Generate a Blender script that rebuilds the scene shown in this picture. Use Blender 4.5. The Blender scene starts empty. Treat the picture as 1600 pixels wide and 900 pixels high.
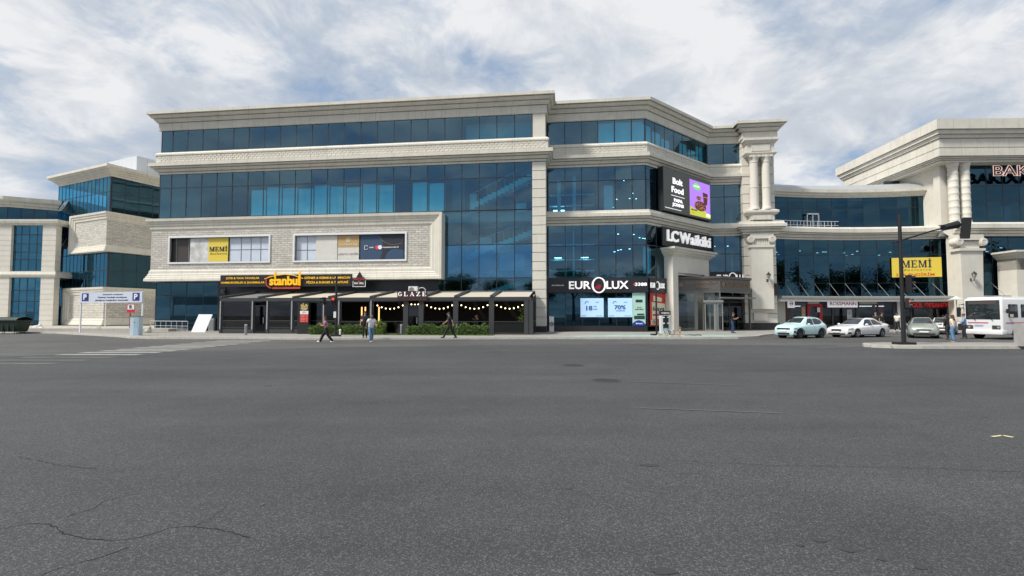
import bpy, bmesh, math, random
from math import sin, cos, tan, atan, atan2, radians as R, pi, sqrt
from mathutils import Matrix, Vector
random.seed(7)
SC = bpy.context.scene
COL = SC.collection
# ---------------------------------------------------------------- camera, sky, sun, exposure
TH = R(2.553); CAMZ = 1.7; F = 740.0
cd = bpy.data.cameras.new('camera'); cam = bpy.data.objects.new('camera', cd); COL.objects.link(cam)
cam.location = (0, 0, CAMZ); cam.rotation_euler = (pi/2 + TH, 0, 0)
cd.sensor_width = 36; cd.lens = 36*F/1600; cd.shift_y = 9/1600; cd.clip_end = 3000; cd.clip_start = .05
SC.camera = cam
SC.view_settings.view_transform = 'Standard'; SC.view_settings.look = 'None'
SC.view_settings.exposure = 0.45; SC.view_settings.gamma = 1
SC.cycles.max_bounces = 7; SC.cycles.glossy_bounces = 4; SC.cycles.transparent_max_bounces = 12
SC.cycles.diffuse_bounces = 3
SUN_EL, SUN_ROT = R(50), R(243)
W = bpy.data.worlds.new("World"); SC.world = W; W.use_nodes = True
def world():
    nt = W.node_tree; N = nt.nodes; L = nt.links; N.clear()
    out = N.new('ShaderNodeOutputWorld'); bg = N.new('ShaderNodeBackground'); bg.inputs[1].default_value = .1
    sky = N.new('ShaderNodeTexSky'); sky.sky_type = 'NISHITA'; sky.sun_disc = False
    sky.sun_elevation = SUN_EL; sky.sun_rotation = SUN_ROT; sky.air_density = 1.0; sky.dust_density = 1.5; sky.ozone_density = 1.2
    tc = N.new('ShaderNodeTexCoord'); sep = N.new('ShaderNodeSeparateXYZ'); L.new(tc.outputs['Generated'], sep.inputs[0])
    def m(op, a, b=None, c=None):
        n = N.new('ShaderNodeMath'); n.operation = op
        for i, v in enumerate((a, b, c)):
            if v is None: continue
            if isinstance(v, (int, float)): n.inputs[i].default_value = v
            else: L.new(v, n.inputs[i])
        return n.outputs[0]
    zz = m('ADD', m('MAXIMUM', sep.outputs[2], 0.0), .3)
    px = m('DIVIDE', sep.outputs[0], zz); py = m('DIVIDE', sep.outputs[1], zz)
    def vec(x, y, z=0.0):
        c = N.new('ShaderNodeCombineXYZ'); L.new(x, c.inputs[0]); L.new(y, c.inputs[1]); c.inputs[2].default_value = z; return c.outputs[0]
    def noise(v, s, d, r, dist=0.0):
        n = N.new('ShaderNodeTexNoise'); n.inputs['Scale'].default_value = s; n.inputs['Detail'].default_value = d
        n.inputs['Roughness'].default_value = r; n.inputs['Distortion'].default_value = dist; L.new(v, n.inputs['Vector']); return n.outputs[0]
    def ramp(v, stops):
        n = N.new('ShaderNodeValToRGB'); L.new(v, n.inputs[0]); e = n.color_ramp.elements
        while len(e) < len(stops): e.new(.5)
        for i, (p, c) in enumerate(stops): e[i].position = p; e[i].color = (c, c, c, 1) if isinstance(c, (int, float)) else (*c, 1)
        return n.outputs[0]
    rx = m('ADD', m('MULTIPLY', px, .86), m('MULTIPLY', py, .5)); ry = m('SUBTRACT', m('MULTIPLY', py, .86*1.3), m('MULTIPLY', px, .5*1.3))
    v1 = vec(rx, ry, 3.7)
    n1 = noise(v1, 1.75, 9, .55, .25); n2 = noise(vec(px, py, 9.1), 4.6, 9, .6, .3); n3 = noise(vec(px, py, 21.3), 1.3, 4, .5)
    cov = m('ADD', m('MULTIPLY', n1, .6), m('MULTIPLY', n2, .4))
    mask = ramp(cov, [(.405, 0.0), (.455, .55), (.53, 1.0)])
    shade = m('ADD', m('MULTIPLY', n2, .75), m('MULTIPLY', n3, .45))
    ccol = ramp(shade, [(.42, (3.7, 4.05, 4.6)), (.56, (4.4, 4.75, 5.25)), (.7, (6.2, 6.3, 6.45))])
    mix = N.new('ShaderNodeMix'); mix.data_type = 'RGBA'; L.new(mask, mix.inputs[0])
    # thin veil of high cloud over the blue
    veil = N.new('ShaderNodeMix'); veil.data_type = 'RGBA'; veil.inputs[0].default_value = .72
    L.new(sky.outputs[0], veil.inputs[6]); veil.inputs[7].default_value = (2.35, 3.3, 4.75, 1)
    L.new(veil.outputs[2], mix.inputs[6]); L.new(ccol, mix.inputs[7])
    L.new(mix.outputs[2], bg.inputs[0]); L.new(bg.outputs[0], out.inputs[0])
world()
sl = bpy.data.lights.new('sun', 'SUN'); sun = bpy.data.objects.new('sun', sl); COL.objects.link(sun)
sl.energy = 3.3; sl.angle = R(9); sl.color = (1, .95, .87)
sd = Vector((sin(SUN_ROT)*cos(SUN_EL), cos(SUN_ROT)*cos(SUN_EL), sin(SUN_EL)))
sun.rotation_euler = sd.to_track_quat('Z', 'Y').to_euler(); sun.location = (0, 0, 60)

# ---------------------------------------------------------------- helpers
def Zv(v, Y): return CAMZ + Y*tan(atan((459-v)/F)+TH)             # height of image row v at depth Y
def Xu(u, Y, z=1.7): return (u-800)/F*(Y*cos(TH)+(z-CAMZ)*sin(TH))  # x of image column u at depth Y
def G(u, v, z=0.0):
    k = tan(atan((459-v)/F)+TH); Y = (z-CAMZ)/k
    return Xu(u, Y, z), Y
def SU(u, z, M, yl=0.0):                                          # local x on plane y=yl of frame M for column u
    lo, hi = -90.0, 90.0
    for _ in range(50):
        q = (lo+hi)/2; p = M @ Vector((q, yl, z))
        uu = 800+F*p.x/max(.1, p.y*cos(TH)+(p.z-CAMZ)*sin(TH))
        if uu < u: lo = q
        else: hi = q
    return (lo+hi)/2
def frame(x, y, z=0.0, a=0.0): return Matrix.Translation((x, y, z)) @ Matrix.Rotation(a, 4, 'Z')
I4 = Matrix.Identity(4)

_m = {}
def mat(name, col, rough=.6, metal=0.0, var=0.0, vs=3.0, bump=0.0, bs=20.0, emit=0.0, emcol=None, spec=.5, coat=0.0, joint=None, streak=0.0):
    if name in _m: return _m[name]
    m = bpy.data.materials.new(name); m.use_nodes = True; nt = m.node_tree; N = nt.nodes; L = nt.links
    b = N['Principled BSDF']; b.inputs['Base Color'].default_value = (*col, 1); b.inputs['Roughness'].default_value = rough
    b.inputs['Metallic'].default_value = metal; b.inputs['Specular IOR Level'].default_value = spec
    b.inputs['Coat Weight'].default_value = coat; b.inputs['Coat Roughness'].default_value = .05
    tc = N.new('ShaderNodeTexCoord')
    def math_(op, a, c=None):
        n = N.new('ShaderNodeMath'); n.operation = op
        for i, v in enumerate((a, c)):
            if v is None: continue
            if isinstance(v, (int, float)): n.inputs[i].default_value = v
            else: L.new(v, n.inputs[i])
        return n.outputs[0]
    fac = None
    if var or streak or joint:
        n = N.new('ShaderNodeTexNoise'); n.inputs['Scale'].default_value = vs; n.inputs['Detail'].default_value = 7; n.inputs['Roughness'].default_value = .6
        L.new(tc.outputs['Object'], n.inputs['Vector'])
        fac = math_('ADD', math_('MULTIPLY', math_('SUBTRACT', n.outputs[0], .5), 2.4*var), 1.0)
        if streak:
            mp = N.new('ShaderNodeMapping'); mp.inputs['Scale'].default_value = (2.3, 2.3, .12); L.new(tc.outputs['Object'], mp.inputs[0])
            n2 = N.new('ShaderNodeTexNoise'); n2.inputs['Scale'].default_value = 2.2; n2.inputs['Detail'].default_value = 8; n2.inputs['Roughness'].default_value = .7
            L.new(mp.outputs[0], n2.inputs['Vector'])
            s = math_('MULTIPLY', math_('MAXIMUM', math_('SUBTRACT', n2.outputs[0], .52), 0.0), 4.0*streak)
            fac = math_('SUBTRACT', fac, s)
        if joint:
            sp = N.new('ShaderNodeSeparateXYZ'); L.new(tc.outputs['Object'], sp.inputs[0])
            t = math_('FRACT', math_('DIVIDE', math_('ADD', sp.outputs[0], math_('MULTIPLY', sp.outputs[1], .73)), joint[0]))
            j = math_('LESS_THAN', t, .022/joint[0])
            if len(joint) > 1:
                t2 = math_('FRACT', math_('DIVIDE', sp.outputs[2], joint[1])); j = math_('MAXIMUM', j, math_('LESS_THAN', t2, .022/joint[1]))
            fac = math_('MULTIPLY', fac, math_('SUBTRACT', 1.0, math_('MULTIPLY', j, .42)))
        mx = N.new('ShaderNodeVectorMath'); mx.operation = 'SCALE'; mx.inputs[0].default_value = col; L.new(fac, mx.inputs['Scale'])
        L.new(mx.outputs[0], b.inputs['Base Color'])
    if bump:
        n = N.new('ShaderNodeTexNoise'); n.inputs['Scale'].default_value = bs; n.inputs['Detail'].default_value = 5; L.new(tc.outputs['Object'], n.inputs['Vector'])
        bp = N.new('ShaderNodeBump'); bp.inputs['Strength'].default_value = bump; bp.inputs['Distance'].default_value = .02; L.new(n.outputs[0], bp.inputs['Height'])
        L.new(bp.outputs[0], b.inputs['Normal'])
    if emit:
        b.inputs['Emission Color'].default_value = (*(emcol or col), 1); b.inputs['Emission Strength'].default_value = emit
    _m[name] = m; return m

def glass(name, tint, gloss, fac, rough=.015):
    if name in _m: return _m[name]
    m = bpy.data.materials.new(name); m.use_nodes = True; nt = m.node_tree; N = nt.nodes; L = nt.links; N.clear()
    o = N.new('ShaderNodeOutputMaterial'); t = N.new('ShaderNodeBsdfTransparent'); g = N.new('ShaderNodeBsdfGlossy'); mx = N.new('ShaderNodeMixShader')
    t.inputs[0].default_value = (*tint, 1); g.inputs['Color'].default_value = (*gloss, 1); g.inputs['Roughness'].default_value = rough
    lw = N.new('ShaderNodeLayerWeight'); lw.inputs[0].default_value = .25
    a = N.new('ShaderNodeMath'); a.operation = 'MULTIPLY_ADD'; L.new(lw.outputs['Fresnel'], a.inputs[0]); a.inputs[1].default_value = .6; a.inputs[2].default_value = fac
    a.use_clamp = True
    L.new(a.outputs[0], mx.inputs[0]); L.new(t.outputs[0], mx.inputs[1]); L.new(g.outputs[0], mx.inputs[2]); L.new(mx.outputs[0], o.inputs[0])
    _m[name] = m; return m

class MB:
    def __init__(s, M=None): s.v = []; s.f = []; s.M = M or I4; s.sm = False
    def pt(s, *ps):
        k = len(s.v); s.v += [tuple(s.M @ Vector(p)) for p in ps]; return list(range(k, k+len(ps)))
    def poly(s, ps): s.f.append(s.pt(*ps)); return s
    def box(s, x0, x1, y0, y1, z0, z1):
        i = s.pt((x0, y0, z0), (x1, y0, z0), (x1, y1, z0), (x0, y1, z0), (x0, y0, z1), (x1, y0, z1), (x1, y1, z1), (x0, y1, z1))
        for q in ((0, 3, 2, 1), (4, 5, 6, 7), (0, 1, 5, 4), (1, 2, 6, 5), (2, 3, 7, 6), (3, 0, 4, 7)): s.f.append([i[k] for k in q])
        return s
    def prism(s, poly, z0, z1):
        n = len(poly); a = s.pt(*[(p[0], p[1], z0) for p in poly]); b = s.pt(*[(p[0], p[1], z1) for p in poly])
        s.f.append(a[::-1]); s.f.append(b)
        for i in range(n): j = (i+1) % n; s.f.append([a[i], a[j], b[j], b[i]])
        return s
    def plate(s, poly, y0, y1):                                  # polygon in x,z given thickness in y
        n = len(poly); a = s.pt(*[(p[0], y0, p[1]) for p in poly]); b = s.pt(*[(p[0], y1, p[1]) for p in poly])
        s.f.append(a); s.f.append(b[::-1])
        for i in range(n): j = (i+1) % n; s.f.append([a[j], a[i], b[i], b[j]])
        return s
    def tube(s, pts, r, n=8, caps=True):
        pts = [Vector(p) for p in pts]; rs = r if isinstance(r, (list, tuple)) else [r]*len(pts); rings = []
        for i, p in enumerate(pts):
            d = (pts[min(i+1, len(pts)-1)]-pts[max(i-1, 0)])
            d = d.normalized() if d.length > 1e-9 else Vector((0, 0, 1))
            u = d.cross(Vector((0, 0, 1)) if abs(d.z) < .9 else Vector((1, 0, 0))).normalized(); w = d.cross(u)
            rings.append(s.pt(*[tuple(p+(u*cos(2*pi*k/n)+w*sin(2*pi*k/n))*rs[i]) for k in range(n)]))
        for a, b in zip(rings, rings[1:]):
            for k in range(n): s.f.append([a[k], a[(k+1) % n], b[(k+1) % n], b[k]])
        if caps: s.f.append(rings[0][::-1]); s.f.append(rings[-1])
        return s
    def lathe(s, c, prof, n=16, axis='z', a0=0, a1=2*pi):
        rings = []; full = abs(a1-a0-2*pi) < 1e-6; m = n if full else n+1
        for r, h in prof:
            ps = []
            for k in range(m):
                a = a0+(a1-a0)*k/n; x, y = r*cos(a), r*sin(a)
                ps.append((c[0]+x, c[1]+y, c[2]+h) if axis == 'z' else (c[0]+x, c[1]+h, c[2]+y) if axis == 'y' else (c[0]+h, c[1]+x, c[2]+y))
            rings.append(s.pt(*ps))
        for a, b in zip(rings, rings[1:]):
            for k in range(n): s.f.append([a[k], a[(k+1) % m], b[(k+1) % m], b[k]])
        return s
    def ball(s, c, r, n=10, sq=(1, 1, 1)):
        rings = []
        for i in range(1, n//2):
            t = pi*i/(n//2)
            rings.append(s.pt(*[(c[0]+r*sq[0]*sin(t)*cos(2*pi*k/n), c[1]+r*sq[1]*sin(t)*sin(2*pi*k/n), c[2]+r*sq[2]*cos(t)) for k in range(n)]))
        T = s.pt((c[0], c[1], c[2]+r*sq[2]), (c[0], c[1], c[2]-r*sq[2]))
        for a, b in zip(rings, rings[1:]):
            for k in range(n): s.f.append([a[k], a[(k+1) % n], b[(k+1) % n], b[k]])
        for k in range(n): s.f.append([T[0], rings[0][(k+1) % n], rings[0][k]]); s.f.append([T[1], rings[-1][k], rings[-1][(k+1) % n]])
        return s
    def sweep(s, prof, path, closed_prof=False, caps=True):     # prof (out, z); outward is to the right of the path
        P = [Vector((p[0], p[1])) for p in path]; rings = []
        for i, p in enumerate(P):
            nn = []
            if i > 0: d = (P[i]-P[i-1]).normalized(); nn.append(Vector((d.y, -d.x)))
            if i < len(P)-1: d = (P[i+1]-P[i]).normalized(); nn.append(Vector((d.y, -d.x)))
            if len(nn) == 2: a = (nn[0]+nn[1]); a = a/(1+nn[0].dot(nn[1])) if a.length > .1 else nn[0]
            else: a = nn[0]
            rings.append(s.pt(*[(p.x+a.x*o, p.y+a.y*o, z) for o, z in prof]))
        n = len(prof)
        for a, b in zip(rings, rings[1:]):
            for k in range(n if closed_prof else n-1): s.f.append([a[k], b[k], b[(k+1) % n], a[(k+1) % n]])
        if caps: s.f.append(rings[0]); s.f.append(rings[-1][::-1])
        return s
    def text(s, body, x0, x1, z0, z1, y=0.0, depth=.03, bold=0.0, shear=0.0, space=1.0, res=4):
        c = bpy.data.curves.new('t', 'FONT'); c.body = body; c.extrude = .5; c.offset = bold; c.shear = shear; c.space_character = space
        c.resolution_u = res; c.align_x = 'CENTER'; c.space_line = 1.05
        o = bpy.data.objects.new('t', c); COL.objects.link(o); dg = bpy.context.evaluated_depsgraph_get(); me = o.evaluated_get(dg).to_mesh()
        vs = [v.co.copy() for v in me.vertices]; fs = [list(p.vertices) for p in me.polygons]
        o.evaluated_get(dg).to_mesh_clear(); bpy.data.objects.remove(o); bpy.data.curves.remove(c)
        if not vs: return s
        ax, bx = min(v.x for v in vs), max(v.x for v in vs); ay, by = min(v.y for v in vs), max(v.y for v in vs)
        k = s.pt(*[(x0+(v.x-ax)/(bx-ax)*(x1-x0), y-depth*(v.z+.5), z0+(v.y-ay)/(by-ay)*(z1-z0)) for v in vs])[0]
        s.f += [[k+i for i in f] for f in fs]; return s
    def build(s, name, m, parent=None, smooth=False, loc=None):
        me = bpy.data.meshes.new(name); me.from_pydata(s.v, [], s.f); me.update()
        if isinstance(m, (list, tuple)):
            for q in m: me.materials.append(q)
        elif m: me.materials.append(m)
        if smooth:
            me.polygons.foreach_set('use_smooth', [True]*len(me.polygons))
            try: me.set_sharp_from_angle(angle=R(38))
            except Exception: pass
        o = bpy.data.objects.new(name, me); COL.objects.link(o)
        if parent: o.parent = parent
        if loc: o.location = loc
        return o
def fixn(o):
    bm = bmesh.new(); bm.from_mesh(o.data); bmesh.ops.recalc_face_normals(bm, faces=bm.faces); bm.to_mesh(o.data); bm.free(); return o
def tag(o, label=None, cat=None, group=None, kind=None):
    if label: o['label'] = label
    if cat: o['category'] = cat
    if group: o['group'] = group
    if kind: o['kind'] = kind
    return o
def thing(name, label, cat, M=None, group=None, kind=None):
    o = bpy.data.objects.new(name, None); COL.objects.link(o); o.empty_display_size = .3
    if M is not None: o.matrix_world = M
    return tag(o, label, cat, group, kind)
KIDS = {}
def kids(o): return [c for c in bpy.data.objects if c.parent == o]
def copy_tree(o, parent=None):
    c = o.copy(); COL.objects.link(c)
    if parent: c.parent = parent
    for ch in kids(o): copy_tree(ch, c)
    return c
def disc(cx, cz, rx, rz, n=20, a0=0, a1=2*pi):
    return [(cx+rx*cos(a0+(a1-a0)*k/n), cz+rz*sin(a0+(a1-a0)*k/n)) for k in range(n if a1-a0 > 6.28 else n+1)]
def ring_plate(mb, cx, cz, rx, rz, tx, tz, y0, y1, n=28):
    for k in range(n):
        a, b = 2*pi*k/n, 2*pi*(k+1)/n
        mb.plate([(cx+rx*cos(a), cz+rz*sin(a)), (cx+rx*cos(b), cz+rz*sin(b)), (cx+(rx-tx)*cos(b), cz+(rz-tz)*sin(b)), (cx+(rx-tx)*cos(a), cz+(rz-tz)*sin(a))], y0, y1)
SERIF = {  # glyph strokes as polygons on a unit box (x scaled by width)
 'M': [(0,0,.3,.07),(.06,0,.13,1),(0,.93,.22,1),(.7,0,1,.07),(.78,0,.94,1),(.78,.93,1,1),[(.06,1),(.26,1),(.56,0),(.46,0)],[(.46,0),(.54,0),(.84,1),(.76,1)]],
 'E': [(0,0,.4,.07),(.12,0,.32,1),(0,.93,.9,1),(0,0,.95,.07),(.3,.47,.66,.54),(.62,.36,.68,.65),(.84,.74,.9,1),(.88,0,.95,.28)],
 'I': [(0,0,1,.07),(.3,0,.7,1),(0,.93,1,1)],
 'L': [(0,0,.4,.07),(.12,0,.32,1),(0,.93,.5,1),(0,0,.95,.07),(.88,0,.95,.3)],
 'A': [(0,0,.3,.06),(.62,0,1,.06),[(.1,0),(.17,0),(.5,.86),(.47,1)],[(.47,1),(.53,1),(.92,0),(.72,0)],(.25,.3,.68,.36)],
 'Z': [(0,.93,.95,1),(0,0,.98,.07),[(0,.02),(.22,.02),(.95,.98),(.73,.98)],(0,.74,.07,1),(.91,0,.98,.28)],
 'G': None}
def serif(mb, word, x0, x1, z0, z1, y, depth, wid=None, gap=.13):
    ws = [{'I': .5, 'M': 1.15, 'A': 1.0}.get(c.replace('İ', 'I'), .85) for c in word]; g = gap*sum(ws)/len(ws)*1.2
    tot = sum(ws)+g*(len(ws)-1); k = (x1-x0)/tot; x = x0
    for c, w in zip(word, ws):
        cc = 'I' if c == 'İ' else c; W_ = w*k; H_ = z1-z0
        if cc == 'G':
            n = 16
            for q in range(n):
                a, b = R(40)+R(290)*q/n, R(40)+R(290)*(q+1)/n
                t = lambda an: .1+.1*abs(cos(an))
                mb.plate([(x+W_*(.5+.48*cos(a)), z0+H_*(.5+.5*sin(a))), (x+W_*(.5+.48*cos(b)), z0+H_*(.5+.5*sin(b))), (x+W_*(.5+(.48-t(b))*cos(b)), z0+H_*(.5+(.5-t(b)*.6)*sin(b))), (x+W_*(.5+(.48-t(a))*cos(a)), z0+H_*(.5+(.5-t(a)*.6)*sin(a)))], y, y-depth)
            mb.box(x+W_*.72, x+W_*.9, y-depth, y, z0+H_*.08, z0+H_*.42); mb.box(x+W_*.58, x+W_*1.0, y-depth, y, z0+H_*.42, z0+H_*.49)
        else:
            for q in SERIF[cc]:
                if isinstance(q, tuple): q = [(q[0], q[1]), (q[2], q[1]), (q[2], q[3]), (q[0], q[3])]
                mb.plate([(x+W_*a, z0+H_*b) for a, b in q], y, y-depth)
        if c == 'İ': mb.plate(disc(x+W_*.5, z1+H_*.17, W_*.22, H_*.09, 12), y, y-depth)
        x += W_+g*k
# ---------------------------------------------------------------- materials
STONE = mat('stone_cladding', (.66, .63, .55), .75, var=.16, vs=.9, bump=.15, bs=9, joint=(1.62,), streak=.22)
STONE2 = mat('stone_blocks', (.68, .65, .575), .75, var=.1, vs=1.2, bump=.15, bs=9, streak=.12)
def brickmat(name, a, b, c, sx=.62, sz=.2):
    m = bpy.data.materials.new(name); m.use_nodes = True; nt = m.node_tree; N = nt.nodes; L = nt.links; p = N['Principled BSDF']; p.inputs['Roughness'].default_value = .85
    tc = N.new('ShaderNodeTexCoord'); sp = N.new('ShaderNodeSeparateXYZ'); L.new(tc.outputs['Object'], sp.inputs[0])
    ad = N.new('ShaderNodeMath'); ad.operation = 'ADD'; L.new(sp.outputs[0], ad.inputs[0]); L.new(sp.outputs[1], ad.inputs[1])
    cb = N.new('ShaderNodeCombineXYZ'); L.new(ad.outputs[0], cb.inputs[0]); L.new(sp.outputs[2], cb.inputs[1])
    t = N.new('ShaderNodeTexBrick'); L.new(cb.outputs[0], t.inputs[0]); t.inputs['Scale'].default_value = 1
    t.inputs['Brick Width'].default_value = sx; t.inputs['Row Height'].default_value = sz; t.inputs['Mortar Size'].default_value = .022; t.inputs['Mortar Smooth'].default_value = .6
    t.inputs['Color1'].default_value = (*a, 1); t.inputs['Color2'].default_value = (*b, 1); t.inputs['Mortar'].default_value = (*c, 1)
    n = N.new('ShaderNodeTexNoise'); n.inputs['Scale'].default_value = 5; n.inputs['Detail'].default_value = 6; L.new(tc.outputs['Object'], n.inputs[0])
    mx = N.new('ShaderNodeMix'); mx.data_type = 'RGBA'; mx.blend_type = 'MULTIPLY'; mx.inputs[0].default_value = .5; L.new(t.outputs[0], mx.inputs[6]); L.new(n.outputs[0], mx.inputs[7])
    g = N.new('ShaderNodeVectorMath'); g.operation = 'SCALE'; g.inputs['Scale'].default_value = 1.3; L.new(mx.outputs[2], g.inputs[0]); L.new(g.outputs[0], p.inputs['Base Color'])
    bp = N.new('ShaderNodeBump'); bp.inputs['Strength'].default_value = .9; bp.inputs['Distance'].default_value = .05; bp.invert = True; L.new(t.outputs['Fac'], bp.inputs['Height']); L.new(bp.outputs[0], p.inputs['Normal'])
    return m
BRICK = brickmat('split_face_stone', (.68, .65, .58), (.54, .51, .46), (.42, .4, .36))
GLASS = glass('blue_tinted_glass', (.26, .8, .97), (.34, .56, .72), .22)
GLASSD = glass('dark_tinted_glass', (.08, .26, .38), (.14, .31, .43), .22)
CLEAR = glass('clear_shop_glass', (.75, .8, .8), (.8, .85, .9), .07)
SMOKE = glass('smoked_glass', (.32, .34, .36), (.6, .65, .7), .05)
MULL = mat('dark_mullion', (.012, .02, .03), .4)
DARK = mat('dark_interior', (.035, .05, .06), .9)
SLAB = mat('grey_interior_slab', (.25, .26, .27), .9)
BLIND = mat('white_blind', (.8, .82, .84), .9, var=.05, vs=.7)
BLACK = mat('black_paint', (.015, .015, .017), .45)
PLINTH = mat('black_granite', (.022, .022, .026), .3, var=.2, vs=8)
CHAR = mat('charcoal_metal', (.045, .048, .052), .45, var=.1)
GREY = mat('grey_metal', (.28, .29, .3), .4, .3)
ALU = mat('aluminium', (.6, .61, .62), .35, .6)
WHITE = mat('white_paint', (.78, .79, .8), .45, var=.04)
BULB = mat('warm_lamp', (1, .8, .5), .5, emit=4, emcol=(1, .78, .45))
LAMP = mat('cool_ceiling_lamp', (1, 1, 1), .5, emit=5, emcol=(.9, .95, 1))
# ---------------------------------------------------------------- ground, road, pavement
def asphalt(name, base, spk, warm):
    m = bpy.data.materials.new(name); m.use_nodes = True; nt = m.node_tree; N = nt.nodes; L = nt.links; p = N['Principled BSDF']
    p.inputs['Roughness'].default_value = .78; p.inputs['Specular IOR Level'].default_value = .45
    tc = N.new('ShaderNodeTexCoord')
    def no(s, d, r, di=0.0, sc=(1, 1, 1)):
        mp = N.new('ShaderNodeMapping'); mp.inputs['Scale'].default_value = sc; L.new(tc.outputs['Object'], mp.inputs[0])
        n = N.new('ShaderNodeTexNoise'); n.inputs['Scale'].default_value = s; n.inputs['Detail'].default_value = d; n.inputs['Roughness'].default_value = r
        n.inputs['Distortion'].default_value = di; L.new(mp.outputs[0], n.inputs[0]); return n.outputs[0]
    def mt(op, a, b, c=None):
        n = N.new('ShaderNodeMath'); n.operation = op
        for i, v in enumerate((a, b, c)):
            if v is None: continue
            if isinstance(v, (int, float)): n.inputs[i].default_value = v
            else: L.new(v, n.inputs[i])
        return n.outputs[0]
    v = N.new('ShaderNodeTexVoronoi'); v.inputs['Scale'].default_value = 105; L.new(tc.outputs['Object'], v.inputs['Vector'])
    sp = N.new('ShaderNodeSeparateColor'); L.new(v.outputs['Color'], sp.inputs[0])
    g = N.new('ShaderNodeValToRGB'); L.new(sp.outputs[0], g.inputs[0]); e = g.color_ramp.elements
    e[0].position = .45; e[0].color = (.74, .74, .74, 1); e[1].position = .97; e[1].color = (spk, spk, spk, 1); q = e.new(.8); q.color = (1.25, 1.25, 1.25, 1)
    big = no(.11, 5, .55, .4); mid = no(.9, 7, .65, .3); fine = no(38, 4, .7); lane = no(.5, 4, .6, 0, (.12, 1.2, 1))
    f = mt('MULTIPLY_ADD', mt('SUBTRACT', big, .5), 1.1, 1.0); f = mt('MULTIPLY_ADD', mt('SUBTRACT', mid, .5), .5, f)
    f = mt('MULTIPLY_ADD', mt('SUBTRACT', fine, .5), .9, f); f = mt('MULTIPLY_ADD', mt('SUBTRACT', lane, .5), .75, f)
    # a few dark oil spots
    sp2 = no(.75, 2, .5, .2); st = N.new('ShaderNodeValToRGB'); L.new(sp2, st.inputs[0]); st.color_ramp.elements[0].position = .715; st.color_ramp.elements[0].color = (1, 1, 1, 1); st.color_ramp.elements[1].position = .76; st.color_ramp.elements[1].color = (.55, .55, .55, 1)
    sc1 = N.new('ShaderNodeVectorMath'); sc1.operation = 'SCALE'; sc1.inputs[0].default_value = (base*warm[0], base*warm[1], base*warm[2]); L.new(mt('MULTIPLY', f, st.outputs[0]), sc1.inputs['Scale'])
    sc2 = N.new('ShaderNodeVectorMath'); sc2.operation = 'MULTIPLY'; L.new(sc1.outputs[0], sc2.inputs[0]); L.new(g.outputs[0], sc2.inputs[1]); L.new(sc2.outputs[0], p.inputs['Base Color'])
    bp = N.new('ShaderNodeBump'); bp.inputs['Strength'].default_value = .55; bp.inputs['Distance'].default_value = .006; L.new(v.outputs['Distance'], bp.inputs['Height']); L.new(bp.outputs[0], p.inputs['Normal'])
    return m
ASPH = asphalt('asphalt', .059, 2.2, (.98, 1, 1.03)); ASPHL = asphalt('worn_asphalt', .09, 1.7, (1.01, 1, .98))
g = MB(); g.poly([(-600, -600, -.02), (600, -600, -.02), (600, 600, -.02), (-600, 600, -.02)])
tag(g.build('ground', mat('bare_ground', (.12, .11, .095), .95, var=.3, vs=.2)), kind='structure')
g = MB(); g.poly([(-160, -45, 0), (160, -45, 0), (160, 58, 0), (-160, 58, 0)])
road = tag(g.build('road', ASPH), kind='structure')
# lighter worn asphalt beside the far kerb
g = MB(); pl = [(-90, 22), (-20.5, 19.6), (-15, 22), (-10, 24.5), (-2, 26.6), (8, 27.2), (18, 26.5), (19.2, 24.2), (60, 22.2), (60, 50), (-90, 50)]
g.poly([(x, y, .004) for x, y in pl]); tag(g.build('side_road', ASPHL), kind='structure')
# cracks: thin dark strips in the road surface
def strip(mb, pts, w, z=.008):
    for i in range(len(pts)-1):
        a, b = Vector(pts[i]), Vector(pts[i+1]); d = (b-a).normalized(); n = Vector((-d.y, d.x))*w*(.6+.8*random.random())
        mb.poly([(a.x-n.x, a.y-n.y, z), (b.x-n.x, b.y-n.y, z), (b.x+n.x, b.y+n.y, z), (a.x+n.x, a.y+n.y, z)])
def crack(pix, w=.0035):
    P = [Vector(G(*p)) for p in pix]; out = []
    for a, b in zip(P, P[1:]):
        n = max(2, int((b-a).length/.05))
        for k in range(n): t = k/n; q = a.lerp(b, t); out.append((q.x+random.uniform(-.014, .014), q.y+random.uniform(-.014, .014)))
    out.append(tuple(P[-1])); g = MB(); strip(g, out, w, .004); return g.build('crack', mat('tar_crack', (.012, .012, .012), .9), road)
crack([(0, 827), (38, 819), (75, 818), (105, 836), (150, 843), (185, 845), (215, 841), (262, 826), (300, 823), (345, 829), (390, 840)])
crack([(105, 808), (122, 802), (150, 794), (165, 783), (185, 778), (212, 772)], .003); crack([(60, 900), (120, 880), (160, 870), (200, 856)], .003); crack([(300, 823), (330, 812), (352, 790)], .002)
crack([(28, 714), (60, 720), (90, 727), (150, 733)], .003)
crack([(1050, 720), (1200, 727), (1420, 731), (1600, 738)], .0025)
crack([(960, 632), (1200, 638), (1600, 655)], .0015)
for u, v, a_, b_ in ((1280, 845, .05, .03), (1325, 859, .05, .05), (1378, 874, .035, .03), (1040, 893, .1, .05), (1440, 887, .04, .03), (1250, 852, .03, .02), (1015, 727, .12, .05), (890, 764, .04, .02)):
    x, y = G(u, v); g = MB(); g.poly([(x+a_*cos(t*.45)*random.uniform(.7, 1.2), y+b_*sin(t*.45)*random.uniform(.7, 1.2), .004) for t in range(14)]); g.build('oil_stain', mat('oil_stain', (.042, .042, .043), .75), road)
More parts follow.
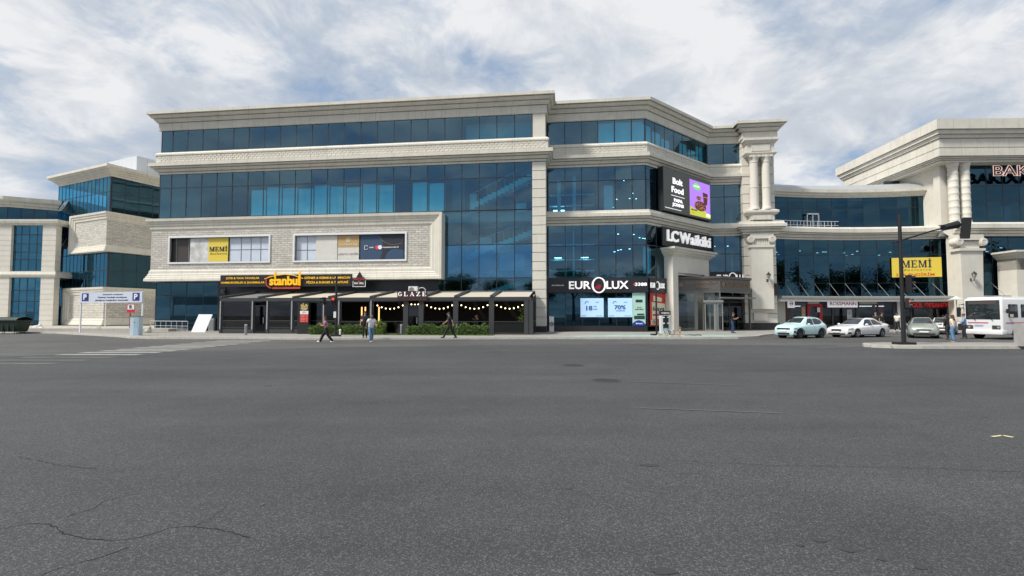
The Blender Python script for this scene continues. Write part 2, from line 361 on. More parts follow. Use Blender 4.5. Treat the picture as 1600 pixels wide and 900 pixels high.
# crosswalk: each painted bar a bar of one crossing
PAINT = mat('worn_road_paint', (.3, .3, .285), .8, var=.55, vs=2.2); PAINTF = mat('faded_road_paint', (.115, .115, .112), .85, var=.5, vs=1.5)
zr = thing('zebra_crossing', 'worn white zebra crossing running towards the grey panelled restaurant corner', 'road marking', frame(-17.6, 25.5), kind='structure')
for i, y in enumerate([20.3, 21.4, 22.4, 23.4, 24.4, 25.4, 26.4, 27.5, 28.7, 30.0, 31.1]):
    g = MB(); g.poly([(-1.75, y-25.77, .01), (1.75, y-25.77, .01), (1.75, y-25.24, .01), (-1.75, y-25.24, .01)]); g.build('painted_bar', PAINT, zr)
g = MB()
for y in (14.0, 16.4, 17.6, 18.8): g.poly([(-19.6, y, .008), (-15.9, y, .008), (-15.9, y+.45, .008), (-19.6, y+.45, .008)])
strip(g, [G(1000, 638), G(1225, 646)], .022); strip(g, [G(990, 597), G(1150, 602)], .04); strip(g, [G(1275, 544), G(1345, 541)], .12, .012)
tag(g.build('road_markings', PAINTF), kind='structure')
g = MB(); strip(g, [G(1550, 683), G(1566, 681), G(1583, 684)], .035); tag(g.build('paint_spot', mat('yellow_white_paint', (.6, .52, .3), .8, var=.5, vs=12)), 'small pale yellow paint blot on the asphalt', 'paint blot')
for u, v, lb in ((895, 571, 'round manhole cover farther out on the asphalt, nearer the shops'), (947, 595, 'round manhole cover in the asphalt, nearer the middle of the road')):
    x, y = G(u, v); o = thing('manhole_cover', lb, 'manhole cover', frame(x, y)); g = MB(); g.lathe((0, 0, 0), [(0, .014), (.3, .014), (.31, .008)], 28); g.build('lid', mat('cast_iron', (.03, .028, .028), .7, bump=.6, bs=60), o)
    g = MB(); g.lathe((0, 0, 0), [(.315, .012), (.38, .012), (.4, .002)], 28); g.build('rim', mat('iron_rim', (.05, .047, .045), .7), o)
# pavement in front of the shops
PAVE = mat('pavement_slabs', (.3, .285, .26), .85, var=.25, vs=1.5, joint=(.6,), bump=.2); KERB = mat('kerb_stone', (.4, .385, .35), .85, var=.25, vs=3, joint=(1.0,))
KP = [(-90, 47), (-51.6, 45.1), (-41, 42.8), (-29.8, 36.1), (-27.5, 34.2), (-25, 33.4), (-19, 33.1), (-14, 32.4), (-5, 32.9), (2, 33.2), (13.4, 33.2), (16.0, 33.6), (18.2, 35.2), (19.8, 37.4), (21.7, 39.5), (25, 41.3), (35.8, 44.6), (90, 46.5)]
g = MB(); g.prism(KP+[(90, 75), (-90, 75)], 0.0, .15); tag(g.build('pavement', PAVE), kind='structure')
g = MB(); g.sweep([(-.28, .156), (-.02, .156), (.012, .135), (.03, .0)], KP); tag(g.build('kerb', KERB), kind='structure')
g = MB(); g.prism([(-75, 46.6), (-32, 44.2), (-31.5, 47.5), (-31.5, 60), (-75, 62)], .15, .42); tag(g.build('terrace_step', mat('pale_terrace', (.42, .4, .36), .85, var=.2, vs=2, joint=(.9,)),), kind='structure')
g = MB(); g.poly([(3.2, 33.6, .158), (15.2, 33.7, .158), (17.6, 35.6, .158), (16, 36.4, .158), (8, 36.8, .158), (4.8, 35.2, .158)])
tag(g.build('green_bay_paint', mat('pale_green_paint', (.3, .45, .4), .8, var=.4, vs=1.4)), kind='structure')
# median island on the right
MP_ = [(18.75, 25.3), (18.9, 24.6), (19.5, 24.1), (20.5, 23.8), (45, 23.3)]; MB2 = [(45, 27.0), (21, 26.8), (19.4, 26.3)]
g = MB(); g.prism([(18.75, 25.3)]+MP_[1:]+MB2, 0, .15); tag(g.build('median_island', PAVE), kind='structure')
g = MB(); g.sweep([(-.25, .156), (-.02, .156), (.012, .135), (.03, 0)], [(45, 27.0), (21, 26.8), (19.4, 26.3), (18.75, 25.3), (18.9, 24.6), (19.5, 24.1), (20.5, 23.8), (45, 23.3)]); tag(g.build('median_kerb', KERB), kind='structure')
g = MB(); g.poly([(18.4, 23.55, .012), (45, 22.8, .012), (45, 23.12, .012), (20, 23.62, .012)]); tag(g.build('median_edge_line', PAINTF), kind='structure')
g = MB()
for _ in range(26):
    u, v = random.uniform(0, 1600), random.choice([random.uniform(534, 600), random.uniform(560, 880)]); x, y = G(u, v); s = random.uniform(.006, .016)*(1.5 if y > 12 else 1)
    g.ball((x, y, s*.4), s, 6, (1, random.uniform(.5, 1), .5))
tag(g.build('road_debris', mat('dry_leaf_debris', (.16, .15, .12), .9)), kind='stuff')

# ---------------------------------------------------------------- glazing
def pane_wall(name, parent, M, x0, x1, z0, z1, xs, zs, m=GLASS, mw=.075, inset=0.0, edge=True):
    """one storey's glazing: panes at y=inset in frame M with mullions just proud of them"""
    g = MB(M); X = [x0]+[x for x in xs if x0 < x < x1]+[x1]; Zs = [z0]+[z for z in zs if z0 < z < z1]+[z1]
    for a, b in zip(X, X[1:]):
        for c, d in zip(Zs, Zs[1:]):
            j = [inset+random.uniform(-.007, .007) for _ in range(3)]; j.append(j[0]+j[2]-j[1])
            g.poly([(a, j[0], c), (b, j[1], c), (b, j[2], d), (a, j[3], d)])
    o = g.build(name, m, parent)
    f = MB(M); k = mw/2
    for x in X: f.box(x-k, x+k, inset-.014, inset+.05, z0, z1)
    for z in Zs: f.box(x0, x1, inset-.011, inset+.045, z-k, z+k)
    f.build('mullion_grid', MULL, o); return o
def blinds(name, parent, M, rects, y=.35, m=BLIND):
    for a, b, c, d in rects:
        g = MB(M); g.box(a, b, y, y+.03, c, d); g.build(name, m, parent)
def frange(a, b, s):
    r = []; x = a
    while x < b-.3: r.append(x); x += s
    return r
def dentils(mb, path, out, z0, z1, pitch=.42, w=.31, d=.03):
    P = [Vector(p) for p in path]
    for a, b in zip(P, P[1:]):
        L_ = (b-a).length
        if L_ < 1: continue
        dd = (b-a)/L_; n = Vector((dd.y, -dd.x)); k = int(L_/pitch)
        for i in range(k):
            for r_ in range(3):
                za = z0+(z1-z0)*r_/3+.02; zb = z0+(z1-z0)*(r_+1)/3-.02; c = a+dd*((i+.5+(.5 if r_ == 1 else 0))*L_/k)+n*out
                if r_ == 1 and i == k-1: continue
                p = [c-dd*w/2-n*.01, c+dd*w/2-n*.01, c+dd*w/2+n*d, c-dd*w/2+n*d]
                mb.prism([(q.x, q.y) for q in p[::-1]], za, zb)
PCROWN = [(-.3, 20.1), (.12, 20.1), (.16, 20.16), (.16, 20.82), (.3, 20.84), (.3, 20.96), (.36, 21.0), (.46, 21.14), (.46, 21.17), (.6, 21.18), (.6, 21.27), (.64, 21.3), (.74, 21.44), (.74, 21.47), (.9, 21.48), (.9, 21.8), (-1.2, 21.84), (-1.2, 20.4)]
PMID = [(-.3, 15.68), (.1, 15.68), (.1, 15.86), (.24, 15.87), (.24, 15.97), (.36, 16.1), (.36, 16.13), (.5, 16.14), (.5, 16.2), (.58, 16.3), (.7, 16.31), (.7, 16.68), (.28, 16.78), (.26, 16.84), (.26, 17.5), (.34, 17.54), (.34, 17.66), (.18, 17.86), (-.3, 17.88)]
PLOW = [(-.3, 10.12), (.1, 10.12), (.1, 10.3), (.24, 10.31), (.24, 10.42), (.36, 10.54), (.36, 10.57), (.5, 10.58), (.5, 10.66), (.56, 10.76), (.68, 10.77), (.68, 11.12), (.5, 11.2), (.46, 11.42), (-.3, 11.44)]
def groove(P, d=.1, h=.06):                                       # shadow joints cut under each outward step
    out = [P[0]]
    for a, b in zip(P, P[1:]):
        if b[0]-a[0] > .09 and 0 <= b[1]-a[1] < .03 and a[0] > 0: out += [(a[0]-d, a[1]+.005), (a[0]-d, a[1]+h), (b[0], a[1]+h)]
        else: out.append(b)
    return out
PCROWN, PMID, PLOW = groove(PCROWN), groove(PMID), groove(PLOW)
# ================================================================ main shopping centre
MA = frame(3.04, 42.5, 0, -atan2(.1117, .9937))
mall = thing('shopping_centre', 'long cream stone and blue glass shopping centre with corner entrance and twin column tower', 'building', MA)
PA = [(-38.5, 22), (-38.5, 0), (0, 0), (0, 2.2), (9.25, 2.2), (17.05, 10.0), (20.4, 10.0), (20.4, 9.3), (23.6, 9.3), (23.6, 24)]
PB = [(0, 2.2), (9.25, 2.2), (17.05, 10.0), (20.4, 10.0)]
cr = MB(); cr.sweep(PCROWN, PA, True); dentils(cr, [(-38.5, 0), (0, 0)], .14, 20.2, 20.84); dentils(cr, PB, .14, 20.2, 20.84); cr.build('crown_cornice', STONE, mall)
cr = MB(); cr.sweep(PMID, PA[:7]+[(20.4, 10.5)], True); dentils(cr, [(-38.5, 0), (0, 0)], .26, 16.86, 17.48); dentils(cr, PB, .26, 16.86, 17.48); cr.build('upper_band', STONE, mall)
cr = MB(); cr.sweep(PLOW, PB+[(20.5, 10.3)], True); cr.build('lower_band', STONE, mall)
FOOT = [(-38.3, 22), (-38.3, .5), (-.4, .5), (-.4, 2.9), (9, 2.9), (16.8, 10.6), (23.2, 10.6), (23.2, 24)]
g = MB(); g.prism([(p[0], p[1]) for p in FOOT][::-1], 20.5, 20.8); g.build('roof', mat('grey_roofing', (.3, .3, .3), .9), mall)
g = MB()
for z0, z1 in ((15.6, 17.7), (10.3, 11.2), (4.9, 5.4)): g.prism(FOOT[::-1], z0, z1)
g.build('floor_slab', SLAB, mall)
CORE = [(-38.3, 22), (-38.3, 6.5), (-1, 6.5), (6.5, 8), (14, 15.5), (20, 15.5), (20, 22)]
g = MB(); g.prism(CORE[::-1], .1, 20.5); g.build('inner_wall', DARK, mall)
g = MB(); g.box(-38.5, -38.42, .05, 22, .1, 20.1); g.box(23.5, 23.58, 9.8, 24, .1, 20.1); g.box(-38.4, 23.4, 22, 22.2, .1, 20.1); g.build('side_wall', STONE, mall)
# right pillar of the long facade with quoins
g = MB(); g.box(-1.15, 0, -.05, 2.5, 17.9, 20.1); g.build('upper_pillar', STONE2, mall)
g = MB(); z = .68
while z < 15.6: g.box(-1.2, .02, -.12, 2.4, z+.03, min(z+.8, 15.66)); g.box(-1.12, -.02, -.02, 2.3, z-.03, z+.03); z += .83
g.build('corner_pillar', STONE2, mall)
for q in ((-1.3, .06, -.2, 2.5, .1, .66), (.06, 9.2, 2.0, 2.6, .1, .66)): g = MB(); g.box(*q); g.build('plinth', PLINTH, mall)
g = MB(); g.box(-31.8, -31.0, -.1, .5, .1, 5); g.build('dark_pier', PLINTH, mall)
XS = [-38.5+1.3+1.637*k for k in range(23)]
pane_wall('top_storey_glazing', mall, I4, -38.4, -1.15, 17.9, 20.1, XS, [])
pane_wall('upper_glazing', mall, I4, -38.45, -1.2, 11.3, 15.68, XS, [14.3])
pane_wall('tall_glazing', mall, I4, -9.9, -1.2, 3.4, 11.27, XS, [8.12, 5.05])
pane_wall('ground_glazing', mall, I4, -38.5, -31.6, .35, 5.2, [-36.9, -35.2, -33.4], [3.6, .9], GLASSD)
g = MB(); g.box(-31.0, -9.95, -.02, .3, .15, 5.2); g.build('dark_ground_wall', mat('dark_wall_panel', (.02, .025, .035), .35), mall)
brown = mat('brown_board', (.035, .03, .03), .6)
blinds('blind', mall, I4, [(-38.4, -37.25, 14.35, 15.6), (XS[1]+.05, XS[2]-.05, 11.35, 14.2)], .06, brown)
blinds('blind', mall, I4, [(XS[k]+.06, XS[k+1]-.06, 11.35, 14.22-.12*(k % 3)) for k in (5, 6, 7, 8, 9, 10, 11, 12, 13, 15, 16)], .5)
blinds('blind', mall, I4, [(XS[18]+.05, XS[22]-.1, 18.0, 20.05)], 1.6, mat('pale_partition', (.5, .52, .55), .9, var=.3, vs=.6))
blinds('blind', mall, I4, [(XS[17]+.2, XS[18]-.2, 11.6, 15.3)], 2.2, mat('grey_partition', (.2, .2, .2), .9))
# stairs behind the tall glass
g = MB(); WH = mat('white_stair', (.8, .8, .78), .8)
for (xa, za, xb, zb) in ((-7.2, 12.1, -1.4, 14.9), (-7.6, 7.3, -1.3, 9.6), (-6.6, 3.6, -1.3, 5.2)):
    n = 14
    for k in range(n):
        x = xa+(xb-xa)*k/n; z = za+(zb-za)*k/n; w = (xb-xa)/n; g.box(x, x+w+.01, 1.3, 2.6, z-.35, z+(zb-za)/n)
    g.tube([(xa, 1.28, za+1.0), (xb, 1.28, zb+1.0)], .03, 6)
    for k in range(0, n, 2): x = xa+(xb-xa)*k/n; z = za+(zb-za)*k/n; g.tube([(x, 1.28, z), (x, 1.28, z+1.0)], .02, 5)
g.build('staircase', WH, mall)
g = MB()
for (a, b, c, d) in ((-5.2, -2.4, 10.9, 11.2), (-7.6, -6.9, 11.4, 13.6), (-6.4, -2.2, 10.2, 10.5), (-6.6, -5.4, 5.8, 9.3), (-4.6, -2.2, 6.0, 7.6), (-4.8, -1.4, 3.5, 4.4), (-3.0, -2.0, 11.4, 12.6)): g.box(a, b, 3.0, 3.1, c, d)
g.build('stairwell_wall', WH, mall)
# middle section
XM = [.2+1.56*k for k in range(1, 6)]
FM = frame(0, 2.2); FC = frame(9.25, 2.2, 0, pi/4); FF = frame(17.05, 10.0)
for nm, z0, z1, zs in (('top_storey_glazing', 17.9, 20.1, []), ('upper_glazing', 11.45, 15.68, [14.35]), ('middle_glazing', 5.15, 10.14, [8.2]), ('ground_glazing', .66, 3.76, [2.0] if 0 else [])):
    mt_ = GLASS if z0 > 4 else GLASSD
    pane_wall(nm, mall, FM, .15, 9.2, z0, z1, XM, zs, mt_, inset=.02)
    pane_wall(nm, mall, FC, .06, 10.95, z0 if z0 > 1 else .66, z1, [1.57*k for k in range(1, 7)], zs, mt_, inset=.02)
    if z0 > 1: pane_wall(nm, mall, FF, .02, 3.35, z0, z1, [1.7], zs, mt_, inset=.02)
BLUEW = mat('lit_back_partition', (.6, .65, .7), .9)
blinds('blind', mall, FM, [(XM[2]+.05, XM[3]-.05, 18, 20.0), (XM[3]+.05, XM[4]-.04, 18, 20.0), (XM[4]+.05, 9.1, 18, 20.0)], .4)
blinds('blind', mall, FM, [(XM[3]-.95, XM[3]-.1, 11.5, 14.2), (1.0, 1.35, 11.5, 14.8), (2.6, 2.8, 11.5, 15.2)], 1.2, BLUEW)
blinds('blind', mall, FC, [(1.57*k+.12+.1*(k % 2), 1.57*(k+1)-.1, 18, 19.8-.35*(k % 3)) for k in (0, 1, 2, 4, 5, 6)], .45)
blinds('blind', mall, FC, [(.3, 1.5, 5.6, 8.1)], .6, BLUEW)
g = MB(FM)
for z in (6.0, 7.1, 8.6, 12.5, 13.6): g.box(.2, 4.6, 2.2, 2.5, z, z+.1)
for x in (1.7, 2.5): g.box(x, x+.15, 2.1, 2.2, .7, 15.5)
g.box(.2, 4.7, 1.5, 1.6, 1.9, 2.0); g.build('inner_gallery_rail', mat('pale_blue_rail', (.5, .6, .66), .6), mall)
def lamp(parent, M, x, y, z, w=.5, d=.12): g = MB(M); g.box(x, x+w, y, y+d, z, z+.03); return g.build('ceiling_light', LAMP, parent)
for x, y, z in ((.7, 1.8, 7.3), (3.3, 1.8, 7.3), (6.7, 1.0, 9.4), (8.2, 1.4, 9.4), (6.5, 2.5, 7.9), (6.9, 3.0, 8.1), (7.2, 3.2, 8.2), (8.0, 2.8, 8.2)): lamp(mall, FM, x, y, z, .7 if z < 7.5 else .16, .3 if z < 7.5 else .08)
for x, y, z in ((6.7, 1.6, 12.9), (6.4, 2.4, 12.3), (7.9, 1.4, 12.9), (8.2, 1.4, 13.4), (7.3, .8, 14.5), (8.6, 2, 13.0)): lamp(mall, FM, x, y, z, .1, .06)
lamp(mall, FM, .6, 2.0, 12.05, 1.1, .4)
for x, z in ((.3, 9.0), (.8, 9.0), (1.1, 9.0)): lamp(mall, FC, x, 1.0, z, .12, .06)
for x in (.9, 2.3): lamp(mall, FF, x, 1.2, 9.2, .14, .08)
# dark sign band over the ground floor
g = MB(FM); g.box(.1, 9.3, -.25, .02, 3.78, 5.16); g.M = FC; g.box(.1, 4.0, -.25, .02, 3.78, 5.16); g.build('sign_band', mat('sign_band', (.022, .02, .028), .4), mall)
# ---- long projecting stone box on the left facade
WB = [(-37.55, 9), (-37.55, 0), (-30, 0)]
FR = [(1.22, .84), (1.06, .86), (.98, .93), (.72, .95), (.64, 1.02), (.5, 1.03), (.44, 1.1), (.3, 1.12), (.24, 1.2), (0, 1.22), (0, -.1), (1.22, -.1)]
bx = MB(); bx.sweep([(o, 11.0-d) for d, o in FR], WB, True, False); bx.sweep([(o, 4.95+d) for d, o in FR], WB, True, False)
def sec(mb, P0, P1):                                              # butt the picture-frame mouldings: ring points at both ends
    a = mb.pt(*P0); b = mb.pt(*P1); n = len(a)
    for k in range(n): mb.f.append([a[k], b[k], b[(k+1) % n], a[(k+1) % n]])
xr = -9.3
sec(bx, [(-30, -o, 11.0-d) for d, o in FR], [(xr-d, -o, 11.0-d) for d, o in FR])
sec(bx, [(xr-d, -o, 11.0-d) for d, o in FR], [(xr-d, -o, 4.95+d) for d, o in FR])
sec(bx, [(xr-d, -o, 4.95+d) for d, o in FR], [(-30, -o, 4.95+d) for d, o in FR])
fixn(bx.build('box_moulding', STONE, mall))
g = MB(); HOL = [(-36.35, -26.1), (-23.5, -12.8)]; zl, zh = 6.78, 9.14
g.box(-38.38, xr-1.2, -.85, -.7, 6.1, zl); g.box(-38.38, xr-1.2, -.85, -.7, zh, 9.85)
for a, b in ((-38.38, HOL[0][0]), (HOL[0][1], HOL[1][0]), (HOL[1][1], xr-1.2)): g.box(a, b, -.85, -.7, zl, zh)
g.box(-38.38, -38.2, -.7, 9, 6.1, 9.85); fixn(g.build('box_wall', BRICK, mall))
g = MB(); g.box(-38.2, xr-.2, -.7, -.02, 4.98, 5.2); g.box(-38.2, xr-.2, -.5, -.4, 5.2, 10.8); g.build('box_lining', DARK, mall)
for a, b in HOL:
    g = MB()
    for q in ((a-.16, b+.16, zh, zh+.16), (a-.16, b+.16, zl-.16, zl), (a-.16, a, zl, zh), (b, b+.16, zl, zh)): g.box(q[0], q[1], -.93, -.72, q[2], q[3])
    g.build('box_window_frame', WHITE, mall)
def gridpan(parent, a, b, xs, zs, m, y=-.6):
    g = MB(); g.box(a, b, y, y+.03, zl, zh); o = g.build('box_window', m, parent); g = MB()
    for x in xs: g.box(x-.025, x+.025, y-.03, y, zl, zh)
    for z in zs: g.box(a, b, y-.025, y, z-.025, z+.025)
    g.build('glazing_bar', GREY, o)
FILM = mat('white_window_film', (.62, .69, .78), .35, var=.12, vs=1.2)
gridpan(mall, -36.35, -33.05, [-35.9, -34.6, -34.0], [], mat('brown_window', (.06, .05, .045), .4), -.55)
gridpan(mall, -30.3, -26.1, [-29.1, -28.1, -27.1], [7.95], FILM); gridpan(mall, -23.5, -21.45, [-22.4], [7.8], FILM)
# ---- tower of twin columns at the right
TW = MB()
z = .84
while z < 10.1: TW.box(20.4, 23.6, 9.36, 11, z+.035, min(z+.965, 10.1)); TW.box(20.55, 23.45, 9.5, 11, z-.035, z+.035); z += 1.0
TW.build('tower_shaft', STONE2, mall); TW = MB(); z = 11.45
while z < 20: TW.box(20.4, 23.6, 9.36, 11, z+.035, min(z+.965, 20.1)); TW.box(20.55, 23.45, 9.5, 11, z-.035, z+.035); z += 1.0
TW.build('tower_shaft', STONE2, mall)
PLT = [(o, z) for o, z in PLOW]
cr = MB(); cr.sweep(PLT, [(20.3, 11), (20.3, 9.1), (23.7, 9.1), (23.7, 12)], True); cr.build('tower_band', STONE, mall); cr = MB()
tp = [(20.75, 9.3), (20.75, 8.75), (23.3, 8.75), (23.3, 9.3)]
cr.sweep([(-.2, 18.3), (.12, 18.3), (.2, 18.4), (.3, 18.5), (.3, 18.62), (.1, 18.68), (.1, 19.5), (.2, 19.55), (.3, 19.7), (.42, 19.85), (.42, 20.1), (-.2, 20.1)], tp, True)
cr.box(21.1, 22.95, 8.56, 8.67, 18.75, 19.4); cr.build('column_entablature', STONE, mall); cr = MB()
cr.sweep([(-.2, 12.1), (.2, 12.1), (.34, 12.3), (.34, 12.5), (.1, 12.62), (-.2, 12.62)], tp, True)
cr.box(20.85, 23.2, 8.6, 9.3, 11.5, 12.1); cr.box(21.1, 22.95, 8.54, 8.62, 11.55, 12.0); cr.build('column_pedestal', STONE, mall)
cr = MB(); cr.sweep(PCROWN, [(20.4, 9.4), (20.4, 8.85), (23.6, 8.85), (23.6, 9.6)], True); cr.build('tower_crown', STONE, mall)
for x in (21.42, 22.62):
    g = MB(); g.lathe((x, 8.95, 0), [(.5, 12.62), (.5, 12.8), (.44, 12.9), (.42, 13.0), (.42, 14.9), (.45, 14.92), (.45, 15.0), (.42, 15.02), (.39, 17.55), (.43, 17.6), (.41, 17.7), (.5, 18.0), (.54, 18.1), (.54, 18.3)], 20); g.box(x-.55, x+.55, 8.45, 9.4, 18.12, 18.3); g.build('column', STONE2, mall, smooth=True)
g = MB(); g.box(20.95, 23.1, 8.85, 9.5, 2.3, 8.7); g.box(20.8, 23.25, 8.75, 9.5, 8.7, 8.95); g.box(21.1, 22.9, 9.0, 9.5, 8.95, 9.6)
for k in range(8): g.box(21.18+k*.21, 21.3+k*.21, 8.93, 9.02, 9.0, 9.5)
g.box(20.9, 23.2, 8.8, 9.5, 9.62, 10.12)
for x in (20.95, 23.05): g.lathe((x, 8.75, 9.55), [(.0, .0), (.1, 0), (.1, .04), (.18, .04), (.18, 0), (.3, 0), (.3, .04), (.38, .04), (.38, .7)], 20, 'y')
g.box(21.2, 22.5, 9.15, 9.5, 1.1, 1.9); g.build('ionic_pilaster', STONE2, mall)
g = MB(); g.box(20.2, 23.8, 9.2, 11, .1, .84); g.build('tower_plinth', PLINTH, mall)
g = MB(); g.box(22.0, 22.4, 8.9, 9.3, 21.84, 22.15); g.build('roof_light_box', BLACK, mall)
def wall_lantern(M, lb):
    o = thing('wall_lantern', lb, 'wall lamp', M)
    g = MB(); g.tube([(0, 0, -.35), (0, -.12, -.5), (0, -.35, -.45), (0, -.4, -.2)], .03, 6); g.box(-.07, .07, -.03, 0, -.5, -.2); g.build('bracket', BLACK, o)
    g = MB(); g.lathe((0, -.4, 0), [(.04, -.2), (.1, -.15), (.2, .2), (.2, .22)], 6); g.build('lantern_glass', mat('grey_lantern_glass', (.4, .4, .38), .2), o)
    g = MB(); g.lathe((0, -.4, 0), [(.24, .22), (.2, .28), (.06, .42), (.02, .5), (0, .56)], 6)
    for k in range(6): a = k*pi/3; g.tube([(.1*cos(a), -.4+.1*sin(a), -.15), (.21*cos(a), -.4+.21*sin(a), .22)], .015, 4)
    g.build('cage', BLACK, o); return o
wall_lantern(MA @ frame(22.45, 8.85, 5.6), 'dark wall lantern on the cream tower pilaster beside the corner entrance')
o = thing('wall_speaker_box', 'narrow dark red and black upright box on the tower edge', 'wall box', MA @ frame(23.5, 9.3, 3.7)); g = MB(); g.box(-.3, .0, -.5, 0, 0, 1.25); g.build('case', BLACK, o); g = MB(); g.box(-.33, -.3, -.46, -.04, .05, 1.2); g.build('face', mat('dark_red', (.1, .02, .02), .5), o)
# ---------------------------------------------------------------- corner entrance: stone portal and glass vestibule
PT = [(2.6, -1.3), (9.5, -1.3)]
g = MB(FC); pl, pr = 2.75, 9.3
g.box(pl, pl+.85, -.95, 0, .15, 5.75); g.box(pr-.85, pr, -.95, 0, .15, 5.75); g.box(pl, pr, -.95, 0, 5.75, 7.35)
g.box(pl+1.1, pr-1.1, -.75, -.2, 5.55, 5.74)
g.build('portal', STONE2, mall)
g = MB(FC); g.sweep([(-.1, 7.3), (.06, 7.32), (.1, 7.42), (.22, 7.5), (.28, 7.62), (.42, 7.7), (.46, 7.86), (.6, 7.92), (.6, 8.1), (-.1, 8.14)], [(pl, .0), (pl, -.95), (pr, -.95), (pr, 0)], True); g.build('portal_cornice', STONE, mall)
# vestibule: corner nearest the camera
def wl(u, Y, z=3): x = Xu(u, Y, z); return MA.inverted() @ Vector((x, Y, 0))
va, vb, vc = wl(1055, 46.6), wl(1125, 45.3), wl(1172, 48.2)
def framed(p, q):
    d = Vector((q.x-p.x, q.y-p.y)); return Matrix.Translation((p.x, p.y, 0)) @ Matrix.Rotation(atan2(d.y, d.x), 4, 'Z'), d.length
F1, L1 = framed(va, vb); F2, L2 = framed(vb, vc)
BRZ = mat('bronze_grey_fascia', (.13, .125, .115), .4, .3, var=.15, vs=3); FRM = mat('grey_door_frame', (.16, .165, .16), .4, .4)
g = MB(); poly = [(va.x, va.y), (vb.x, vb.y), (vc.x, vc.y), (vc.x, vc.y+1.8), (va.x, va.y+2.4)]
g.sweep([(-.05, 4.05), (.06, 4.05), (.06, 5.15), (.2, 5.2), (.22, 5.42), (-.3, 5.44)], poly[:3], True); g.prism(poly[::-1], 5.0, 5.2); g.prism(poly[::-1], 4.06, 4.15); g.build('vestibule_fascia', BRZ, mall)
g = MB(F1)
for a, b in ((0, .15), (1.75, 2.05), (2.5, 2.6), (L1-.08, L1+.05)): g.box(a, b, -.04, .12, .15, 4.05)
g.box(0, L1, -.03, .1, 3.85, 4.05); g.box(0, 1.8, -.02, .08, 2.9, 3.0); g.box(0, L1, -.02, .08, .15, .24); g.M = F2
g.box(0, L2, -.03, .1, 3.85, 4.05); g.box(L2-.12, L2, -.04, .12, .15, 4.05); g.build('vestibule_frame', FRM, mall)
g = MB(F1); g.box(.15, 1.75, .03, .05, .2, 3.85); g.box(2.6, L1, .03, .05, 3.1, 3.85); g.build('vestibule_glass', CLEAR, mall); g = MB(F1); g.box(.1, L1-.3, 1.7, 1.8, .2, 4.0); g.build('vestibule_inner_wall', mat('taupe_wall', (.13, .14, .125), .8, var=.3, vs=1.5), mall); g = MB(F1); g.box(.8, L1-.6, .9, 1.1, 3.9, 3.95); g.build('ceiling_light', mat('vestibule_fill_lamp', (1, 1, 1), .5, emit=6, emcol=(1, .95, .85)), mall)  # ceiling lamp added to brighten the vestibule interior
# sliding door unit projecting in front of the vestibule
dr = MB(F1); dr.box(2.55, L1+.25, -.55, .1, 2.88, 3.1); dr.build('door_header', mat('satin_door_metal', (.3, .31, .3), .4, .5), mall)
d0 = thing('entrance_door', None, None); d0.parent = mall; del_ = 0
for a, b in ((2.65, 3.55), (3.55, L1-.35), (L1-.3, L1+.2)):
    g = MB(F1); g.box(a, a+.09, -.45, -.35, .16, 2.85); g.box(b-.09, b, -.45, -.35, .16, 2.85); g.box(a, b, -.44, -.36, .16, .28); g.box(a, b, -.44, -.36, 2.72, 2.85)
    df = g.build('door_leaf_frame', mat('satin_door_metal', (0, 0, 0)), d0); g = MB(F1); g.box(a+.09, b-.09, -.41, -.39, .28, 2.72); g.build('door_glass', CLEAR, df)
g = MB(F1); g.box(3.1, 3.25, .5, .6, .2, 3); g.box(3.9, 4.05, 1.3, 1.4, .2, 3); g.box(.4, .6, 1.2, 1.3, .2, 3.6); g.box(1.0, 1.1, 2.2, 2.3, .2, 3.6); g.build('inner_door_post', mat('pale_green_grey', (.25, .3, .28), .5), mall)
# flat canopy and side doors right of the vestibule
c0 = MA.inverted() @ Vector((Xu(1128, 44.8), 44.8, 0)); c1 = MA.inverted() @ Vector((Xu(1182, 46.4), 46.4, 0))
g = MB(); g.prism([(c0.x, c0.y), (c1.x, c1.y), (c1.x-.6, c1.y+2.2), (c0.x, c0.y+2.6)], 3.28, 3.4); g.build('side_canopy', mat('canopy_grey', (.22, .22, .21), .5), mall)
g = MB(FF)
for x in (-2.2, -.9, .5, 1.9, 3.2): g.box(x, x+.09, -.15, 0, .15, 3.0)
g.box(-2.2, 3.3, -.14, -.02, 2.5, 2.62); g.box(-2.2, 3.3, -.16, 0, 3.0, 3.1); g.box(1.95, 3.2, -.08, -.06, .2, 1.35); g.build('side_door_frame', mat('dark_grey_frame', (.08, .085, .09), .4), mall)
g = MB(FF); g.box(-2.1, 3.2, -.1, -.08, .2, 2.5); g.build('side_door_glass', SMOKE, mall)
g = MB(); g.box(17.4, 20.3, 10.3, 10.4, .15, 3.8); g.build('vestibule_back_wall', mat('black_back', (.02, .02, .025), .6), mall)
for x, z in ((-.5, 2.2), (.7, 2.3), (1.1, 1.9)): lamp(mall, FF, x, -.02, z, .3, .05)

